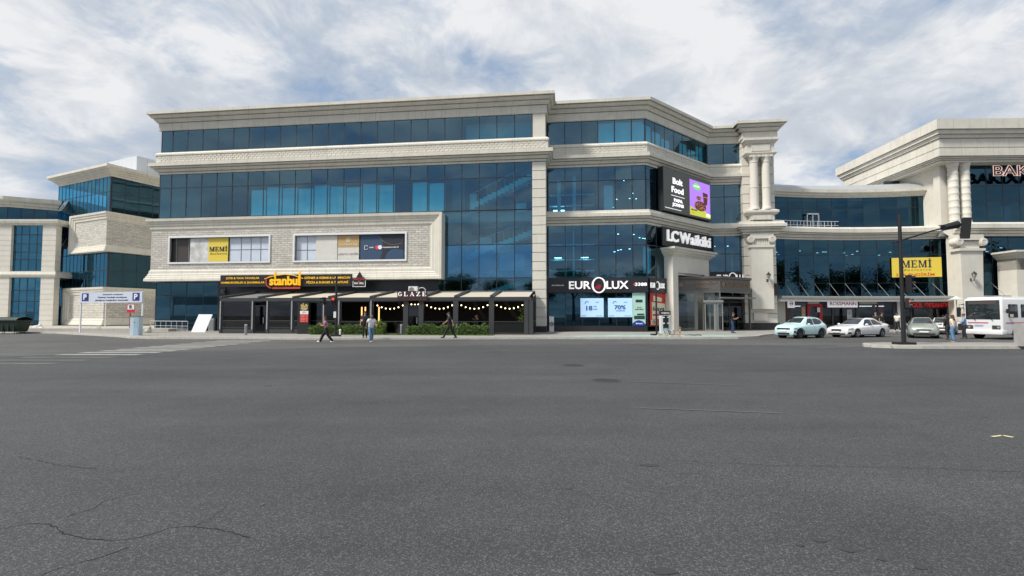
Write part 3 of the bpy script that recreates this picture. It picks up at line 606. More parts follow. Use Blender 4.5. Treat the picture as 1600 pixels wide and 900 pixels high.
# ================================================================ curved gallery wing
GR = frame(27.6, 50.4); gal = thing('gallery_wing', 'low curved glass wing with shops below, between the column tower and gate building', 'building', GR)
def gp(off=0.0, n=10):
    r = []
    for k in range(n+1):
        t = k/n; x = 19.1*t; y = 1.2*(1-(2*t-1)**2)-.2*t; r.append((x, y+off))
    return r
g0 = gp(); PG = [(-.3, 9.86), (.1, 9.86), (.1, 10.04), (.24, 10.05), (.24, 10.18), (.36, 10.3), (.36, 10.33), (.5, 10.34), (.5, 10.42), (.56, 10.52), (.68, 10.53), (.68, 11.0), (.46, 11.2), (-2.2, 11.24)]; PG = groove(PG)
g = MB(); g.sweep(PG, [(-.6, -.05)]+g0+[(20.2, -.35)], True); g.build('lower_band', STONE, gal)
g1 = gp(1.7); g = MB(); g.sweep([(-.3, 14.95), (.1, 14.95), (.12, 15.1), (.3, 15.16), (.34, 15.34), (.5, 15.4), (.52, 15.46), (.52, 15.8), (-.3, 15.84)], g1[:1]+g1[1:], True); g.build('upper_cornice', STONE, gal)
g = MB(); g.sweep([(.3, 15.84), (-.2, 16.25), (-1.2, 16.7), (-3, 17.1), (-7, 17.4), (-7, 15.9)], g1, True)
P_ = [Vector(p) for p in g1]
g.build('metal_roof', mat('grey_metal_roof', (.42, .44, .46), .45, .2, var=.08, vs=.6, joint=(1.9,)), gal)
def seg_glaze(name, pts, z0, z1, zs, m, inset=0.0, pitch=1.6):
    root = None
    for a, b in zip(pts, pts[1:]):
        L_ = sqrt((b[0]-a[0])**2+(b[1]-a[1])**2); M = frame(a[0], a[1], 0, atan2(b[1]-a[1], b[0]-a[0]))
        pane_wall(name, gal, M, .0, L_, z0, z1, [L_/2] if L_ > 2.4 else [], zs, m, mw=.045, inset=inset)
g11 = gp(0, 11); seg_glaze('lower_glazing', g11, 3.7, 9.86, [8.15, 5.15], GLASSD); g12 = gp(1.75, 11)
for a, b in zip(g12[:-1], g12[1:]): pass
seg_glaze('upper_glazing', g12, 11.2, 14.95, [13.7], GLASSD)
g = MB(); g.prism([(p[0], p[1]+.6) for p in g0][::1]+[(19.1, 12), (0, 12)], 9.9, 10.2); g.prism([(p[0], p[1]+.1) for p in g0]+[(19.1, 12), (0, 12)], 3.3, 3.66); g.build('floor_slab', SLAB, gal)
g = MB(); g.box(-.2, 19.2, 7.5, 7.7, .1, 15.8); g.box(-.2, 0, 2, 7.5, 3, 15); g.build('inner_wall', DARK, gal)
g = MB(); g.box(18.7, 19.05, 1.6, 1.75, 11.3, 14.9); g.build('dark_end_post', BLACK, gal)
for k in range(13):
    x = 1.0+random.random()*16.5; lamp(gal, I4, x, 3+random.random()*2.0, 8.6+random.choice([0, .35]), .2, .08)
# white double door on the terrace and clothes racks behind the glass
g = MB(); M_ = frame(*g12[3][:2]); xd = SU(1261, 12.5, GR, 2.3)
for x in (xd, xd+.62, xd+1.28): g.box(x, x+.09, 2.3, 2.4, 11.2, 13.05)
g.box(xd, xd+1.37, 2.3, 2.4, 12.95, 13.1); g.build('terrace_door', WHITE, gal)
RCK = [mat('rack_cloth_%s' % n, c, .9) for n, c in (('pale', (.75, .72, .66)), ('blue', (.2, .5, .65)), ('dark', (.06, .08, .12)), ('teal', (.1, .3, .4)))]
for u, n, mi in ((1312, 12, 0), (1345, 8, 1), (1360, 9, 3), (1378, 8, 3), (1285, 8, 2)):
    x0 = SU(u-8, 7, GR, 3.2)
    for zt in (7.6, 6.4):
        g = MB()
        for k in range(n): g.box(x0+k*.14, x0+k*.14+.09, 2.75, 3.15, zt-1.0-.1*random.random(), zt)
        g.build('clothes_rail', RCK[mi] if k % 2 else RCK[mi], gal)
blinds('shop_partition', gal, I4, [(SU(1243, 6, GR, 3), SU(1260, 6, GR, 3), 5.3, 7.9)], 3.1, mat('teal_partition', (.2, .4, .45), .9))
# terrace railing
g = MB(); gr_ = gp(-.3, 24)
rp = [p for p in gr_ if p[0] < SU(1314, 11.6, GR, .5)]
g.tube([(p[0], p[1], 11.85) for p in rp], .03, 6); g.tube([(p[0], p[1], 11.4) for p in rp], .02, 6)
for a, b in zip(rp, rp[1:]): g.tube([(a[0], a[1], 11.2), (a[0], a[1], 11.85)], .025, 5); g.tube([((a[0]+b[0])/2, (a[1]+b[1])/2, 11.4), ((a[0]+b[0])/2, (a[1]+b[1])/2, 11.85)], .015, 5)
g.build('terrace_railing', mat('white_rail', (.75, .76, .78), .4), gal)
# canopy over the shops with tie rods
g = MB(); g.sweep([(0.05, 3.36), (1.5, 3.36), (1.56, 3.4), (1.56, 3.62), (1.5, 3.66), (.05, 3.7)], g0, True); g.build('shop_canopy', mat('canopy_stone_grey', (.3, .3, .28), .6, var=.2), gal)
g = MB(); g.sweep([(1.0, 3.1), (1.3, 3.1), (1.3, 3.35), (1.0, 3.35)], g0, True); g.build('canopy_soffit_band', WHITE, gal)
g = MB()
for k in range(12):
    i = k/11*10; a = g0[min(10, int(i))]; b = g0[min(10, int(i)+1)]; t = i-int(i); x = a[0]+(b[0]-a[0])*t; y = a[1]+(b[1]-a[1])*t
    g = MB(); g.tube([(x, y-.02, 5.1), (x, y-1.5, 3.66)], .022, 6); g.build('tie_rod', GREY, gal)
# shop fronts under the canopy (local x by image column)
def gx(u, z=2, y=1.2): return SU(u, z, GR, y)
def gy(x): t = max(0, min(1, x/19.1)); return 1.2*(1-(2*t-1)**2)-.2*t
def shop(name, a, b, z0, z1, m, dy=0.35, th=.1, par=gal):
    xa, xb = gx(a), gx(b); n = max(1, int((xb-xa)/1.2)); X_ = [xa+(xb-xa)*k/n for k in range(n+1)]
    g = MB(); g.prism([(x, gy(x)+dy) for x in X_]+[(x, gy(x)+dy+th) for x in X_[::-1]], z0, z1); return g.build(name, m, par)
shop('shop_pier', 1208, 1223, .15, 3.3, mat('pale_shop_wall', (.5, .5, .44), .8), .3, .3); shop('shop_pier', 1223, 1232, .15, 3.3, mat('brown_shop_wall', (.07, .04, .035), .7), .32, .3)
shop('shop_back_wall', 1232, 1490, .15, 3.3, mat('beige_shop_back', (.3, .28, .25), .9), 2.2)  # back wall in one plain beige
shop('shop_plinth', 1208, 1418, .15, .62, PLINTH, .25)
shop('shop_glass', 1232, 1420, .62, 3.3, SMOKE, .4, .02)
RED = mat('shop_red', (.42, .015, .02), .45)
for a, b, z0, z1 in ((1261, 1265, .15, 2.9), (1281, 1286, .15, 2.9), (1261, 1286, 2.6, 2.9)): shop('shop_door_frame', a, b, z0, z1, RED, .3)
shop('shop_panel', 1262, 1281, 2.9, 3.3, mat('cream_panel', (.55, .5, .4), .8), .3); shop('shop_panel', 1345, 1372, 2.9, 3.3, mat('cream_panel', (.5, .5, .4), .8), .3)
shop('shop_door_notice', 1277, 1282, 2.0, 2.5, WHITE, .28, .02); shop('shelf_row', 1286, 1303, .7, 1.7, mat('shelf_goods', (.35, .36, .3), .8, var=.9, vs=14), .8, .3)
shop('shelf_row', 1304, 1340, .7, 1.6, mat('shelf_goods_dark', (.15, .13, .12), .8, var=.9, vs=14), 1.0, .3); shop('shelf_row', 1346, 1372, .7, 1.9, mat('shelf_goods', (.3, .3, .3), .8), 1.0, .3)
shop('shelf_row', 1246, 1260, .7, 2.4, mat('shelf_goods', (.3, .3, .3), .8), 1.0, .3); shop('shop_poster', 1326, 1334, 1.2, 2.3, mat('grey_poster', (.4, .42, .45), .5, var=.8, vs=4), .36, .02)
shop('shop_poster', 1252, 1258, 1.0, 2.6, mat('skin_poster', (.5, .3, .2), .6, var=.7, vs=4), .38, .02); shop('shop_panel', 1378, 1394, .7, 2.6, RED, 1.4, .1)
for a, b in ((1302, 1304), (1340, 1345), (1372, 1374), (1395, 1399), (1419, 1421)): shop('shop_mullion', a, b, .15, 3.3, CHAR, .33)
for a, b in ((1245, 1257), (1345, 1372), (1378, 1390)): shop('strip_lamp', a, b, 2.62, 2.7, mat('tube_light', (1, 1, 1), .5, emit=7, emcol=(1, .98, .92)), 1.1, .1)
shop('dark_shop_front', 1424, 1488, .3, 3.0, SMOKE, .35, .03); shop('shop_pier', 1400, 1410, .15, 3.2, WHITE, .2, .1)

# ================================================================ right gate building
GA = frame(43.3, 47.4, 0, -R(1.2)); gate = thing('gate_building', 'huge cream cornice building on paired columns at the far right with outlined rooftop letters', 'building', GA)
PR = [(-4, 17.5), (.5, 17.5), (.5, 17.66), (.64, 17.67), (.64, 17.82), (.78, 17.83), (.78, 17.98), (.92, 18.0), (.92, 18.8), (.86, 18.82), (.86, 18.9), (.92, 18.92), (.92, 19.8), (1.06, 19.82), (1.06, 19.98), (1.14, 20.12), (1.14, 20.15), (1.28, 20.16), (1.28, 20.4), (1.34, 20.55), (1.34, 20.58), (1.5, 20.6), (1.5, 21.66), (-4, 21.7)]
PR = groove([(o, z) for o, z in PR], .09, .06); PR = [(o-1.5, z) for o, z in PR]
g = MB(); g.sweep(PR[:-2][0:]+[PR[-2], PR[-1]], [(2.0, 16.6), (.6, 16.6), (0, 0), (34, 0), (34, 16.6)], True); g.prism([(1, 1.2), (33, 1.2), (33, 16), (1.6, 16)], 21.2, 21.5); g.prism([(1.8, 1.6), (33, 1.6), (33, 16), (2, 16)], 17.52, 17.9)
fixn(g.build('great_cornice', mat('stone_cladding', (0, 0, 0)), gate))
def hx(u, z, y): return SU(u, z, GA, y)
g = MB(); xp = hx(1467, 14, 2.4); xq = hx(1488, 14, 2.4)
g.box(xp, xq, 2.2, 3.0, 11.2, 17.5); g.box(xp+.4, xp+1, 3.0, 16, 11.2, 17.5); g.box(hx(1490, 5, 1.9), hx(1503, 5, 1.9), 1.7, 2.6, .15, 9.9); g.box(xp+.6, xp+1.6, 16, 16.3, 11, 21)
fixn(g.build('corner_wall', STONE2, gate))
for u in (1490, 1508):
    x = hx(u, 14, 1.6); g = MB(); pr_ = [(.5, 11.2), (.5, 11.35), (.46, 11.4)]
    z = 11.4
    while z < 16.6: pr_ += [(.43, z), (.46, z+.08), (.46, z+.16), (.43, z+.22), (.43, z+.62)]; z += .7
    pr_ = [p for p in pr_ if p[1] < 16.8]+[(.42, 16.8), (.46, 17.0), (.42, 17.05), (.52, 17.3), (.55, 17.38), (.55, 17.5)]
    g.lathe((x, 1.6, 0), pr_, 20); g.build('column', STONE2, gate, smooth=True)
g = MB(); g.sweep([(o, z-.0) for o, z in PG], [(hx(1493, 10.5, 1.0), 1.4), (34, 1.4)], True); g.build('lower_band', STONE, gate)
g = MB(); x0, x1 = hx(1502, 5, .6), hx(1535, 5, .6)
a = g.pt((x0+.15, .6, .84), (x1+.0, .6, .84), (x1, 1.6, .84), (x0+.15, 1.6, .84)); b = g.pt((x0-.05, .5, 8.2), (x1+.1, .5, 8.2), (x1+.1, 1.6, 8.2), (x0-.05, 1.6, 8.2))
for k in range(4): j = (k+1) % 4; g.f.append([a[k], a[j], b[j], b[k]])
g.box(x0-.25, x1+.25, .35, 1.6, 8.2, 8.45); g.box(x0+.15, x1-.05, .7, 1.6, 8.45, 9.2); g.box(x0-.2, x1+.2, .45, 1.6, 9.3, 9.86)
for x in (x0-.15, x1+.15): g.lathe((x, .35, 9.1), [(.0, .0), (.1, 0), (.1, .05), (.18, .05), (.18, 0), (.3, 0), (.3, .05), (.4, .05), (.4, .9)], 20, 'y')
fixn(g.build('ionic_pilaster', STONE2, gate)); g = MB(); g.box(hx(1490, .5, .6), x1+.3, .4, 2.4, .1, .84); g.build('plinth', PLINTH, gate)
wall_lantern(GA @ frame(x0+.9, .55, 5.6), 'dark wall lantern on the tapered pilaster above the white bus')
XG = [hx(1516, 14, 2.2)+1.7*k for k in range(18)]
pane_wall('upper_glazing', gate, I4, hx(1516, 14, 2.2), 34, 11.2, 17.5, XG, [13.6, 15.3], GLASSD, inset=2.2)
pane_wall('lower_glazing', gate, I4, hx(1537, 6, 1.9), 34, 3.7, 9.9, XG, [8.2], GLASSD, inset=1.9)
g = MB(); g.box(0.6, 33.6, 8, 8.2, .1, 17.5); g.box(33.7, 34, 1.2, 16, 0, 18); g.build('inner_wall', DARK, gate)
g = MB(); g.box(2, 34, 2.4, 8, 10, 11.1); g.box(2, 34, 2.2, 8, 3.2, 3.7); g.build('floor_slab', SLAB, gate)
g = MB(); g.box(hx(1540, 3.5, .4), 34, .3, 2.2, 3.4, 3.65); g.build('shop_canopy', mat('canopy_stone_grey', (0, 0, 0)), gate)
g = MB()
for k in range(8): x = hx(1548, 4.5, 1.8)+k*1.7; g = MB(); g.tube([(x, 1.85, 5.1), (x, .35, 3.65)], .022, 6); g.build('tie_rod', GREY, gate)
g = MB(); g.box(hx(1537, 2, 2), 34, 2.2, 2.4, .15, 3.3); g.build('shop_front_glazing', SMOKE, gate)
g = MB(); xs_ = hx(1587, 6, -.2); g.box(xs_, xs_+1.1, -.3, 1.6, .15, 7.4); g.box(xs_, xs_+7, -.3, 1.6, 6.2, 7.4); g.box(xs_+5.9, xs_+7, -.3, 1.6, .15, 6.2); g.build('portal', STONE2, gate)
g = MB(); g.sweep([(-.1, 7.3), (.06, 7.32), (.1, 7.42), (.22, 7.5), (.28, 7.62), (.42, 7.7), (.46, 7.86), (.6, 7.92), (.6, 8.1), (-.1, 8.14)], [(xs_, 1.6), (xs_, -.3), (xs_+7, -.3), (xs_+7, 1.6)], True); g.build('portal_cornice', STONE, gate)
g = MB(); xb = hx(1566, 12, 3.4); g.box(xb, xb+.9, 3.4, 3.5, 11.3, 13.4); g.build('lit_partition', mat('cyan_partition', (.3, .75, .9), .9), gate)
for x, z in ((4.8, 8.8), (6.6, 8.7), (7.7, 8.5), (9.2, 8.9)): lamp(gate, I4, x, 3.5, z, .2, .1)

# ================================================================ left corner block
BA = frame(-47.1, 55, 0, -atan2(.404, .9148)); blk = thing('corner_block', 'tall left block of blue glass with projecting cream stone boxes and a cornice', 'building', BA)
PBk = [(-.3, 17.98), (.08, 17.98), (.1, 18.2), (.24, 18.26), (.3, 18.42), (.44, 18.46), (.52, 18.62), (.72, 18.7), (.8, 18.84), (.9, 18.9), (.9, 19.2), (-.6, 19.3)]
pb = [(-11.6, 14), (-11.6, 0), (0, 0), (0, 14)]
g = MB(); g.sweep(PBk, pb, True); g.prism([(-11.4, .2), (-.2, .2), (-.2, 14), (-11.4, 14)], 18.6, 18.9); g.build('crown_cornice', STONE, blk)
FS = frame(0, 0, 0, pi/2)
BXS = [-11.6+.83*k for k in range(1, 14)]; SXS = [1.5*k for k in range(1, 10)]
GB = glass('teal_tinted_glass', (.08, .45, .65), (.16, .5, .75), .33)
pane_wall('top_storey_glazing', blk, I4, -11.6, -.12, 13.7, 17.98, BXS, [16.2], GB); pane_wall('top_storey_glazing', blk, FS, .12, 14, 13.7, 17.98, SXS, [16.2], GLASSD)
pane_wall('middle_glazing', blk, I4, -11.6, -.12, 4.95, 9.0, BXS, [6.9], GB); pane_wall('middle_glazing', blk, FS, .12, 14, 4.95, 9.0, SXS, [6.9], GLASSD)
pane_wall('side_glazing', blk, I4, -11.6, -6.95, 9.0, 13.7, BXS, [11.8], GB); pane_wall('side_glazing', blk, I4, -11.6, -7.9, .6, 4.95, BXS, [2.8], GB)
g = MB(); g.box(-.12, 0, 0, .12, .5, 18); g.build('corner_post', MULL, blk)
g = MB(); g.box(-11.3, -.9, 5, 13.8, .1, 18); g.build('inner_wall', DARK, blk); g = MB()
for z in (9.0, 13.4, 4.5): g.box(-11.4, -.2, .3, 13.8, z, z+.5)
g.build('floor_slab', SLAB, blk)
def sbox(x0, z0, z1, sd_):
    fr = [(.95, .5), (.85, .52), (.8, .6), (.55, .62), (.48, .7), (.3, .72), (.24, .8), (0, .82), (0, -.1), (.95, -.1)]; xl = x0
    m = MB(); P = [(-3, 0), (0, 0), (0, sd_)]
    m.sweep([(o, z1-d) for d, o in fr], P, True, False); m.sweep([(o, z0+d*.8) for d, o in fr], P, True, False)
    sec(m, [(-3, -o, z1-d) for d, o in fr], [(xl+d, -o, z1-d) for d, o in fr]); sec(m, [(xl+d, -o, z1-d) for d, o in fr], [(xl+d, -o, z0+d*.8) for d, o in fr])
    sec(m, [(xl+d, -o, z0+d*.8) for d, o in fr], [(-3, -o, z0+d*.8) for d, o in fr]); fixn(m.build('box_moulding', STONE, blk))
    m = MB(); m.box(xl+.9, .5, -.5, -.05, z0+.7, z1-.9); m.box(.05, .499, -.05, sd_, z0+.7, z1-.9); m.box(xl+.2, .2, -.3, .2, z0+.1, z0+.7); m.box(xl+.2, .2, -.3, .2, z1-.9, z1-.1); fixn(m.build('box_wall', BRICK, blk))
sbox(-6.9, 9.05, 13.65, 13.9); sbox(-7.8, .5, 4.9, 13.9)
for x, z in ((-9.95, 14.6), (-9.95, 9.9)):
    g = MB(); g.poly([(x, -.05, z+1.3), (x+.8, -.05, z+1.3), (x+.8, -.65, z), (x, -.65, z)]); o = g.build('open_window', glass('awning_glass', (.3, .5, .6), (.5, .65, .75), .3), blk); g = MB()
    for p, q in (((x, -.05, z+1.3), (x, -.65, z)), ((x+.8, -.05, z+1.3), (x+.8, -.65, z)), ((x, -.65, z), (x+.8, -.65, z))): g.tube([p, q], .03, 4)
    g.build('sash', GREY, o); g = MB(); g.box(x-.05, x+.85, -.02, .02, z, z+1.3); g.build('window_opening', BLACK, blk)
g = MB(); g.box(-7.5, -1.2, 3.2, 12, 19.2, 21.6); g.build('roof_plant_room', mat('white_sheet_metal', (.62, .65, .68), .5, joint=(1.0,)), blk)
# ---------------- far left wing
CA = frame(-80, 56.2); cw = thing('stone_wing', 'far left cream block wall with tall barred blue windows and a dark glass attic', 'building', CA)
def cx(u, z=6): return SU(u, z, CA, 0)
xs = [cx(-52), cx(-16), cx(16), cx(65), cx(86)]
g = MB()
def blocks(a, b, z0, z1, y0=-.1, y1=.6):
    z = z0
    while z < z1-.05: g.box(a, b, y0, y1, z+.015, min(z+.62, z1)-.015); g.box(a+.03, b-.03, y0+.05, y1-.1, z-.02, z+.02); z += .62
for a, b in ((xs[0], xs[2]), (xs[3], xs[4])):
    for z0, z1 in ((.42, 6.2), (6.85, 12.4)): g = MB(); blocks(a, b, z0, z1); g.build('block_pier', STONE2, cw)
g = MB(); blocks(cx(-160), cx(-110), .42, 12.4); g.build('block_pier', STONE2, cw); g = MB()
g.sweep([(-.3, 6.15), (.14, 6.15), (.2, 6.3), (.28, 6.4), (.28, 6.6), (.16, 6.7), (.14, 6.88), (-.3, 6.9)], [(0, 0), (xs[4], 0), (xs[4], 8)], True); g.sweep([(-.3, 12.4), (.14, 12.4), (.2, 12.55), (.34, 12.6), (.4, 12.85), (.4, 13.05), (-.6, 13.1)], [(0, 0), (xs[4], 0), (xs[4], 8)], True); g.build('cornice_band', STONE, cw)
for a, b in ((xs[2], xs[3]), (cx(-110), xs[0])):
    n = max(2, round((b-a)/.95)); X_ = [a+(b-a)*k/n for k in range(1, n)]
    pane_wall('tall_window', cw, I4, a, b, .6, 6.15, X_, [1.9, 3.3, 4.6], GB, inset=.2, mw=.09); pane_wall('tall_window', cw, I4, a, b, 6.9, 12.4, X_, [8.3, 9.2, 10.2, 11.3], GB, inset=.2, mw=.09)
g = MB(); g.box(0, xs[4]-.3, 3.5, 9, .1, 13); g.box(.2, xs[4]-.5, .8, 3.5, 6, 6.8); g.build('inner_wall', mat('blue_grey_interior', (.07, .1, .14), .9), cw)
g = MB(); g.box(0, 25.5, 1.2, 12, 12.8, 13.0); g.build('terrace', SLAB, cw)
cp = [(0, 1.5), (18, 1.5), (22.6, 3.9), (24.6, 4.6), (24.6, 12)]
g = MB(); g.sweep([(-.3, 14.95), (.1, 14.95), (.16, 15.15), (.35, 15.25), (.42, 15.5), (.7, 15.62), (.78, 15.8), (.8, 16.15), (-1, 16.2)], cp, True); g.build('attic_cornice', STONE, cw)
for a, b in zip(cp, cp[1:]):
    L_ = sqrt((b[0]-a[0])**2+(b[1]-a[1])**2); M = frame(a[0], a[1], 0, atan2(b[1]-a[1], b[0]-a[0])); pane_wall('attic_glazing', cw, M, 0, L_, 13.0, 14.95, frange(1.2, L_, 1.2), [], GLASSD)
g = MB(); g.prism([(0, 4), (17, 4), (21, 6), (23.5, 6.5), (23.5, 12), (0, 12)], 13, 16); g.build('attic_core', DARK, cw)
g = MB(); g.box(10, 19.5, 8, 12, 16, 17.6); g.build('roof_plant_room', mat('white_sheet_metal', (0, 0, 0)), cw)
# ================================================================ signs on the buildings
NAVY = mat('navy_ink', (.012, .02, .07), .5); YEL = mat('sign_yellow', (.78, .6, .08), .5); WL = mat('lit_white_letters', (.9, .9, .9), .5, emit=.35); WP = mat('white_print', (.85, .85, .85), .5)
def sign(name, lb, cat_, M, g_=None): return thing(name, lb, cat_, M, g_)
def memi(x0, x1, z0, z1, M, lb, big=False):
    o = sign('shop_banner', lb, 'banner', M); w, h = x1-x0, z1-z0
    g = MB(); g.box(x0, x1, -.06, 0, z0, z1); g.build('board', YEL, o)
    g = MB(); a, b = (.06, .96) if not big else (.2, .8)
    serif(g, 'MEMİ', x0+w*a, x0+w*b, z0+h*(.44 if not big else .5), z0+h*(.62 if not big else .86), -.06, .03, gap=.16); g.build('lettering', NAVY, o)
    g = MB(); g.text('Exclusive', x0+w*(.1 if not big else .24), x0+w*(.94 if not big else .78), z0+h*(.3 if not big else .33), z0+h*(.38 if not big else .43), -.06, .02, shear=.3, space=1.5); g.build('small_lettering', mat('gold_brown', (.3, .2, .03), .5), o)
    if big:
        g = MB(); g.text('25% ENDİRİM', x0+w*.07, x0+w*.85, z0+h*.06, z0+h*.24, -.06, .02, bold=.01); g.build('discount_lettering', mat('orange_red', (.65, .12, .02), .5), o)
    return o
memi(-31.0+SU(0, 8, MA, 0)*0, -30.34+0, 6.8, 9.1, MA @ frame(0, -.62), 'x') if 0 else None
x0, x1 = SU(326, 8, MA, -.7), SU(356.5, 8, MA, -.7)
memi(x0, x1, 6.8, 9.12, MA @ frame(0, -.66), 'square yellow banner in the left window strip of the stone box')
o = sign('covered_panel', 'mottled white panel beside the square yellow banner on the stone box', 'panel', MA @ frame(0, -.66)); g = MB(); g.box(SU(297, 8, MA, -.7), x0, -.05, 0, 6.8, 9.12); g.build('board', mat('mottled_white', (.6, .6, .58), .8, var=.75, vs=1.3), o)
o = sign('covered_panel', 'blank off white panel in the right window strip of the stone box', 'panel', MA @ frame(0, -.66)); g = MB(); g.box(SU(494, 8, MA, -.7), SU(527, 8, MA, -.7), -.05, 0, 6.8, 9.12); g.build('board', mat('blank_white', (.66, .65, .6), .8, var=.12), o)
o = sign('brand_panel', 'narrow panel, gold above and white with grey script below, on the stone box', 'sign', MA @ frame(0, -.66)); a, b = SU(528, 8, MA, -.7), SU(561, 8, MA, -.7)
g = MB(); g.box(a, b, -.05, 0, 7.98, 9.12); g.build('gold_board', mat('gold_board', (.5, .34, .15), .6), o); g = MB(); g.box(a, b, -.05, 0, 6.8, 7.97); g.build('white_board', mat('blank_white', (0, 0, 0)), o)
g = MB(); g.text('HUMMELINE', a+.15, b-.1, 8.15, 8.33, -.05, .02); ring_plate(g, (a+b)/2, 8.68, .2, .2, .05, .05, -.07, -.05, 16); g.text('n', (a+b)/2-.08, (a+b)/2+.08, 8.6, 8.76, -.05, .02); g.build('lettering', mat('cream_print', (.8, .75, .6), .6), o)
g = MB(); g.text('pierre cardin', a+.08, b-.06, 7.2, 7.5, -.05, .02); g.build('script', mat('grey_pink_print', (.4, .33, .32), .6), o)
o = sign('billboard', 'dark blue billboard with two overlapping discs, rightmost on the stone box', 'billboard', MA @ frame(0, -.66)); a, b = SU(563, 8, MA, -.7), SU(631, 8, MA, -.7); w = b-a
g = MB(); g.box(a, b, -.05, 0, 6.8, 9.12); g.build('board', mat('slate_blue', (.035, .075, .14), .5), o)
g = MB(); pts = [(a+w*.4, 9.12)]+[(a+w*(.4+.13*sin(R(t))), 9.12-1.3*(1-cos(R(t)))) for t in (30, 60, 90)]+[(a+w*.46, 6.8), (a+w*.56, 6.8)]+[(a+w*(.8-.24*cos(R(t))), 6.9+.95*sin(R(t))) for t in (10, 40, 70, 90)]+[(b, 7.7), (b, 9.12)]
g.plate(pts, -.07, -.05); g.build('dark_shape', mat('near_black_blue', (.022, .026, .04), .5), o)
g = MB()
for k in range(12):
    t0, t1 = R(200+11*k), R(211+11*k); cx_, cz_ = a+w*.78, 9.3
    g.plate([(cx_+1.5*cos(t0), max(6.9, cz_+1.15*sin(t0))), (cx_+1.5*cos(t1), cz_+1.15*sin(t1)), (cx_+1.46*cos(t1), cz_+1.12*sin(t1)), (cx_+1.46*cos(t0), cz_+1.12*sin(t0))], -.08, -.07) if -1 < 0 and max(cz_+1.15*sin(t0), cz_+1.15*sin(t1)) < 9.12 and cx_+1.5*cos(t1) < b else None
g.build('arc_line', mat('copper_line', (.3, .17, .12), .5), o)
g = MB(); g.plate(disc(a+w*.395, 7.93, .2, .2), -.09, -.07); g.build('red_disc', mat('pink_red', (.75, .05, .13), .5), o); g = MB(); g.plate(disc(a+w*.46, 7.93, .2, .2), -.1, -.09)
g.text('mastercard', a+w*.52, a+w*.88, 7.86, 8.02, -.07, .02, bold=.01); g.text('ONE', a+w*.21, a+w*.31, 7.86, 7.99, -.07, .02, bold=.02)
for q in ((.1, .17, 7.72, 7.75), (.1, .17, 8.1, 8.13), (.1, .11, 7.72, 8.13), (.16, .17, 7.72, 7.85), (.16, .17, 8.0, 8.13)): g.box(a+w*q[0], a+w*q[1], -.09, -.07, q[2], q[3])
g.build('lettering', WP, o)
# restaurant name board
ib = sign('restaurant_sign', 'long black restaurant sign with yellow letters under the stone box', 'sign', MA @ frame(0, -1.35)); a, b = SU(344.5, 5, MA, -1.45), SU(550, 5, MA, -1.45); w = b-a; Q = lambda u: SU(u, 5, MA, -1.5)
g = MB(); g.box(a, b, -.12, 0, 4.32, 5.42); g.build('board', mat('sign_black', (.014, .015, .018), .45), ib)
YL = mat('yellow_letters', (.95, .52, .01), .5, emit=.15); RL = mat('brick_red_letters', (.4, .06, .03), .5, emit=.1)
for tx_, ua, ub, za, zb_ in (('ÇITIR & TAVA TAVUKLAR', 353, 405, 5.0, 5.22), ('HAMBURGERLER & ŞAURMALAR', 345.5, 413.5, 4.58, 4.82), ('DÖNER & KEBAB & LAHMACUN', 476, 547, 5.0, 5.24), ('PİZZA & BURGER & TANTUNİ', 479, 544, 4.58, 4.84)):
    g = MB(); g.text(tx_, Q(ua), Q(ub), za, zb_, -.12, .03, bold=.012); g.build('menu_line', YL, ib)
g = MB(); g.text('stanbul', Q(422.5), Q(469.5), 4.42, 5.28, -.2, .1, bold=.03); g.box(Q(430), Q(432), -.3, -.2, 4.9, 5.72); g.box(Q(468), Q(470.5), -.3, -.2, 4.4, 5.72)
arc = [(414, 5.0), (420, 5.14), (430, 5.3), (445, 5.42), (458, 5.34), (468, 5.14), (474, 5.02)]
for (u0, z0), (u1, z1) in zip(arc, arc[1:]): g.plate([(Q(u0), z0), (Q(u1), z1), (Q(u1), z1+.06), (Q(u0), z0+.06)], -.24, -.16)
g.build('name_lettering', YL, ib)
g = MB()
for k in range(9):
    t0, t1 = R(95+19*k), R(114+19*k); xc, zc = Q(425), 4.75
    g.plate([(xc+.62*cos(t0), zc+.62*sin(t0)), (xc+.62*cos(t1), zc+.62*sin(t1)), (xc+.5*cos(t1), zc+.52*sin(t1)), (xc+.5*cos(t0), zc+.52*sin(t0))], -.2, -.14)
g.box(Q(426), Q(469.5), -.2, -.12, 4.1, 4.28); g.build('red_swoosh', RL, ib)
hs = sign('house_shaped_sign', 'small black house shaped bar sign with red and white letters', 'sign', MA @ frame(0, -1.35)); q0, q1 = Q(551.5), Q(571.5); qw = q1-q0
g = MB(); g.plate([(q0, 4.25), (q1, 4.25), (q1, 4.75), (q1-.08, 4.95), (q1-.3, 5.1), ((q0+q1)/2, 5.62), (q0+.3, 5.1), (q0+.08, 4.95), (q0, 4.75)], -.15, 0); g.build('board', mat('sign_black', (0, 0, 0)), hs)
g = MB(); g.text('HISTON', q0+.12, q1-.12, 4.86, 5.06, -.15, .03, bold=.01); g.text('X', (q0+q1)/2-.14, (q0+q1)/2+.14, 4.5, 4.84, -.15, .03); g.build('red_lettering', RL, hs)
g = MB(); g.text('BAR  GRILL', q0+.15, q1-.15, 4.48, 4.66, -.15, .03, bold=.01)
for p in ((q0, q1, 4.24, 4.28), (q0, q0+.04, 4.28, 4.8), (q1-.04, q1, 4.28, 4.8)): g.box(p[0], p[1], -.18, -.15, p[2], p[3])
g.build('white_lettering', WP, hs)
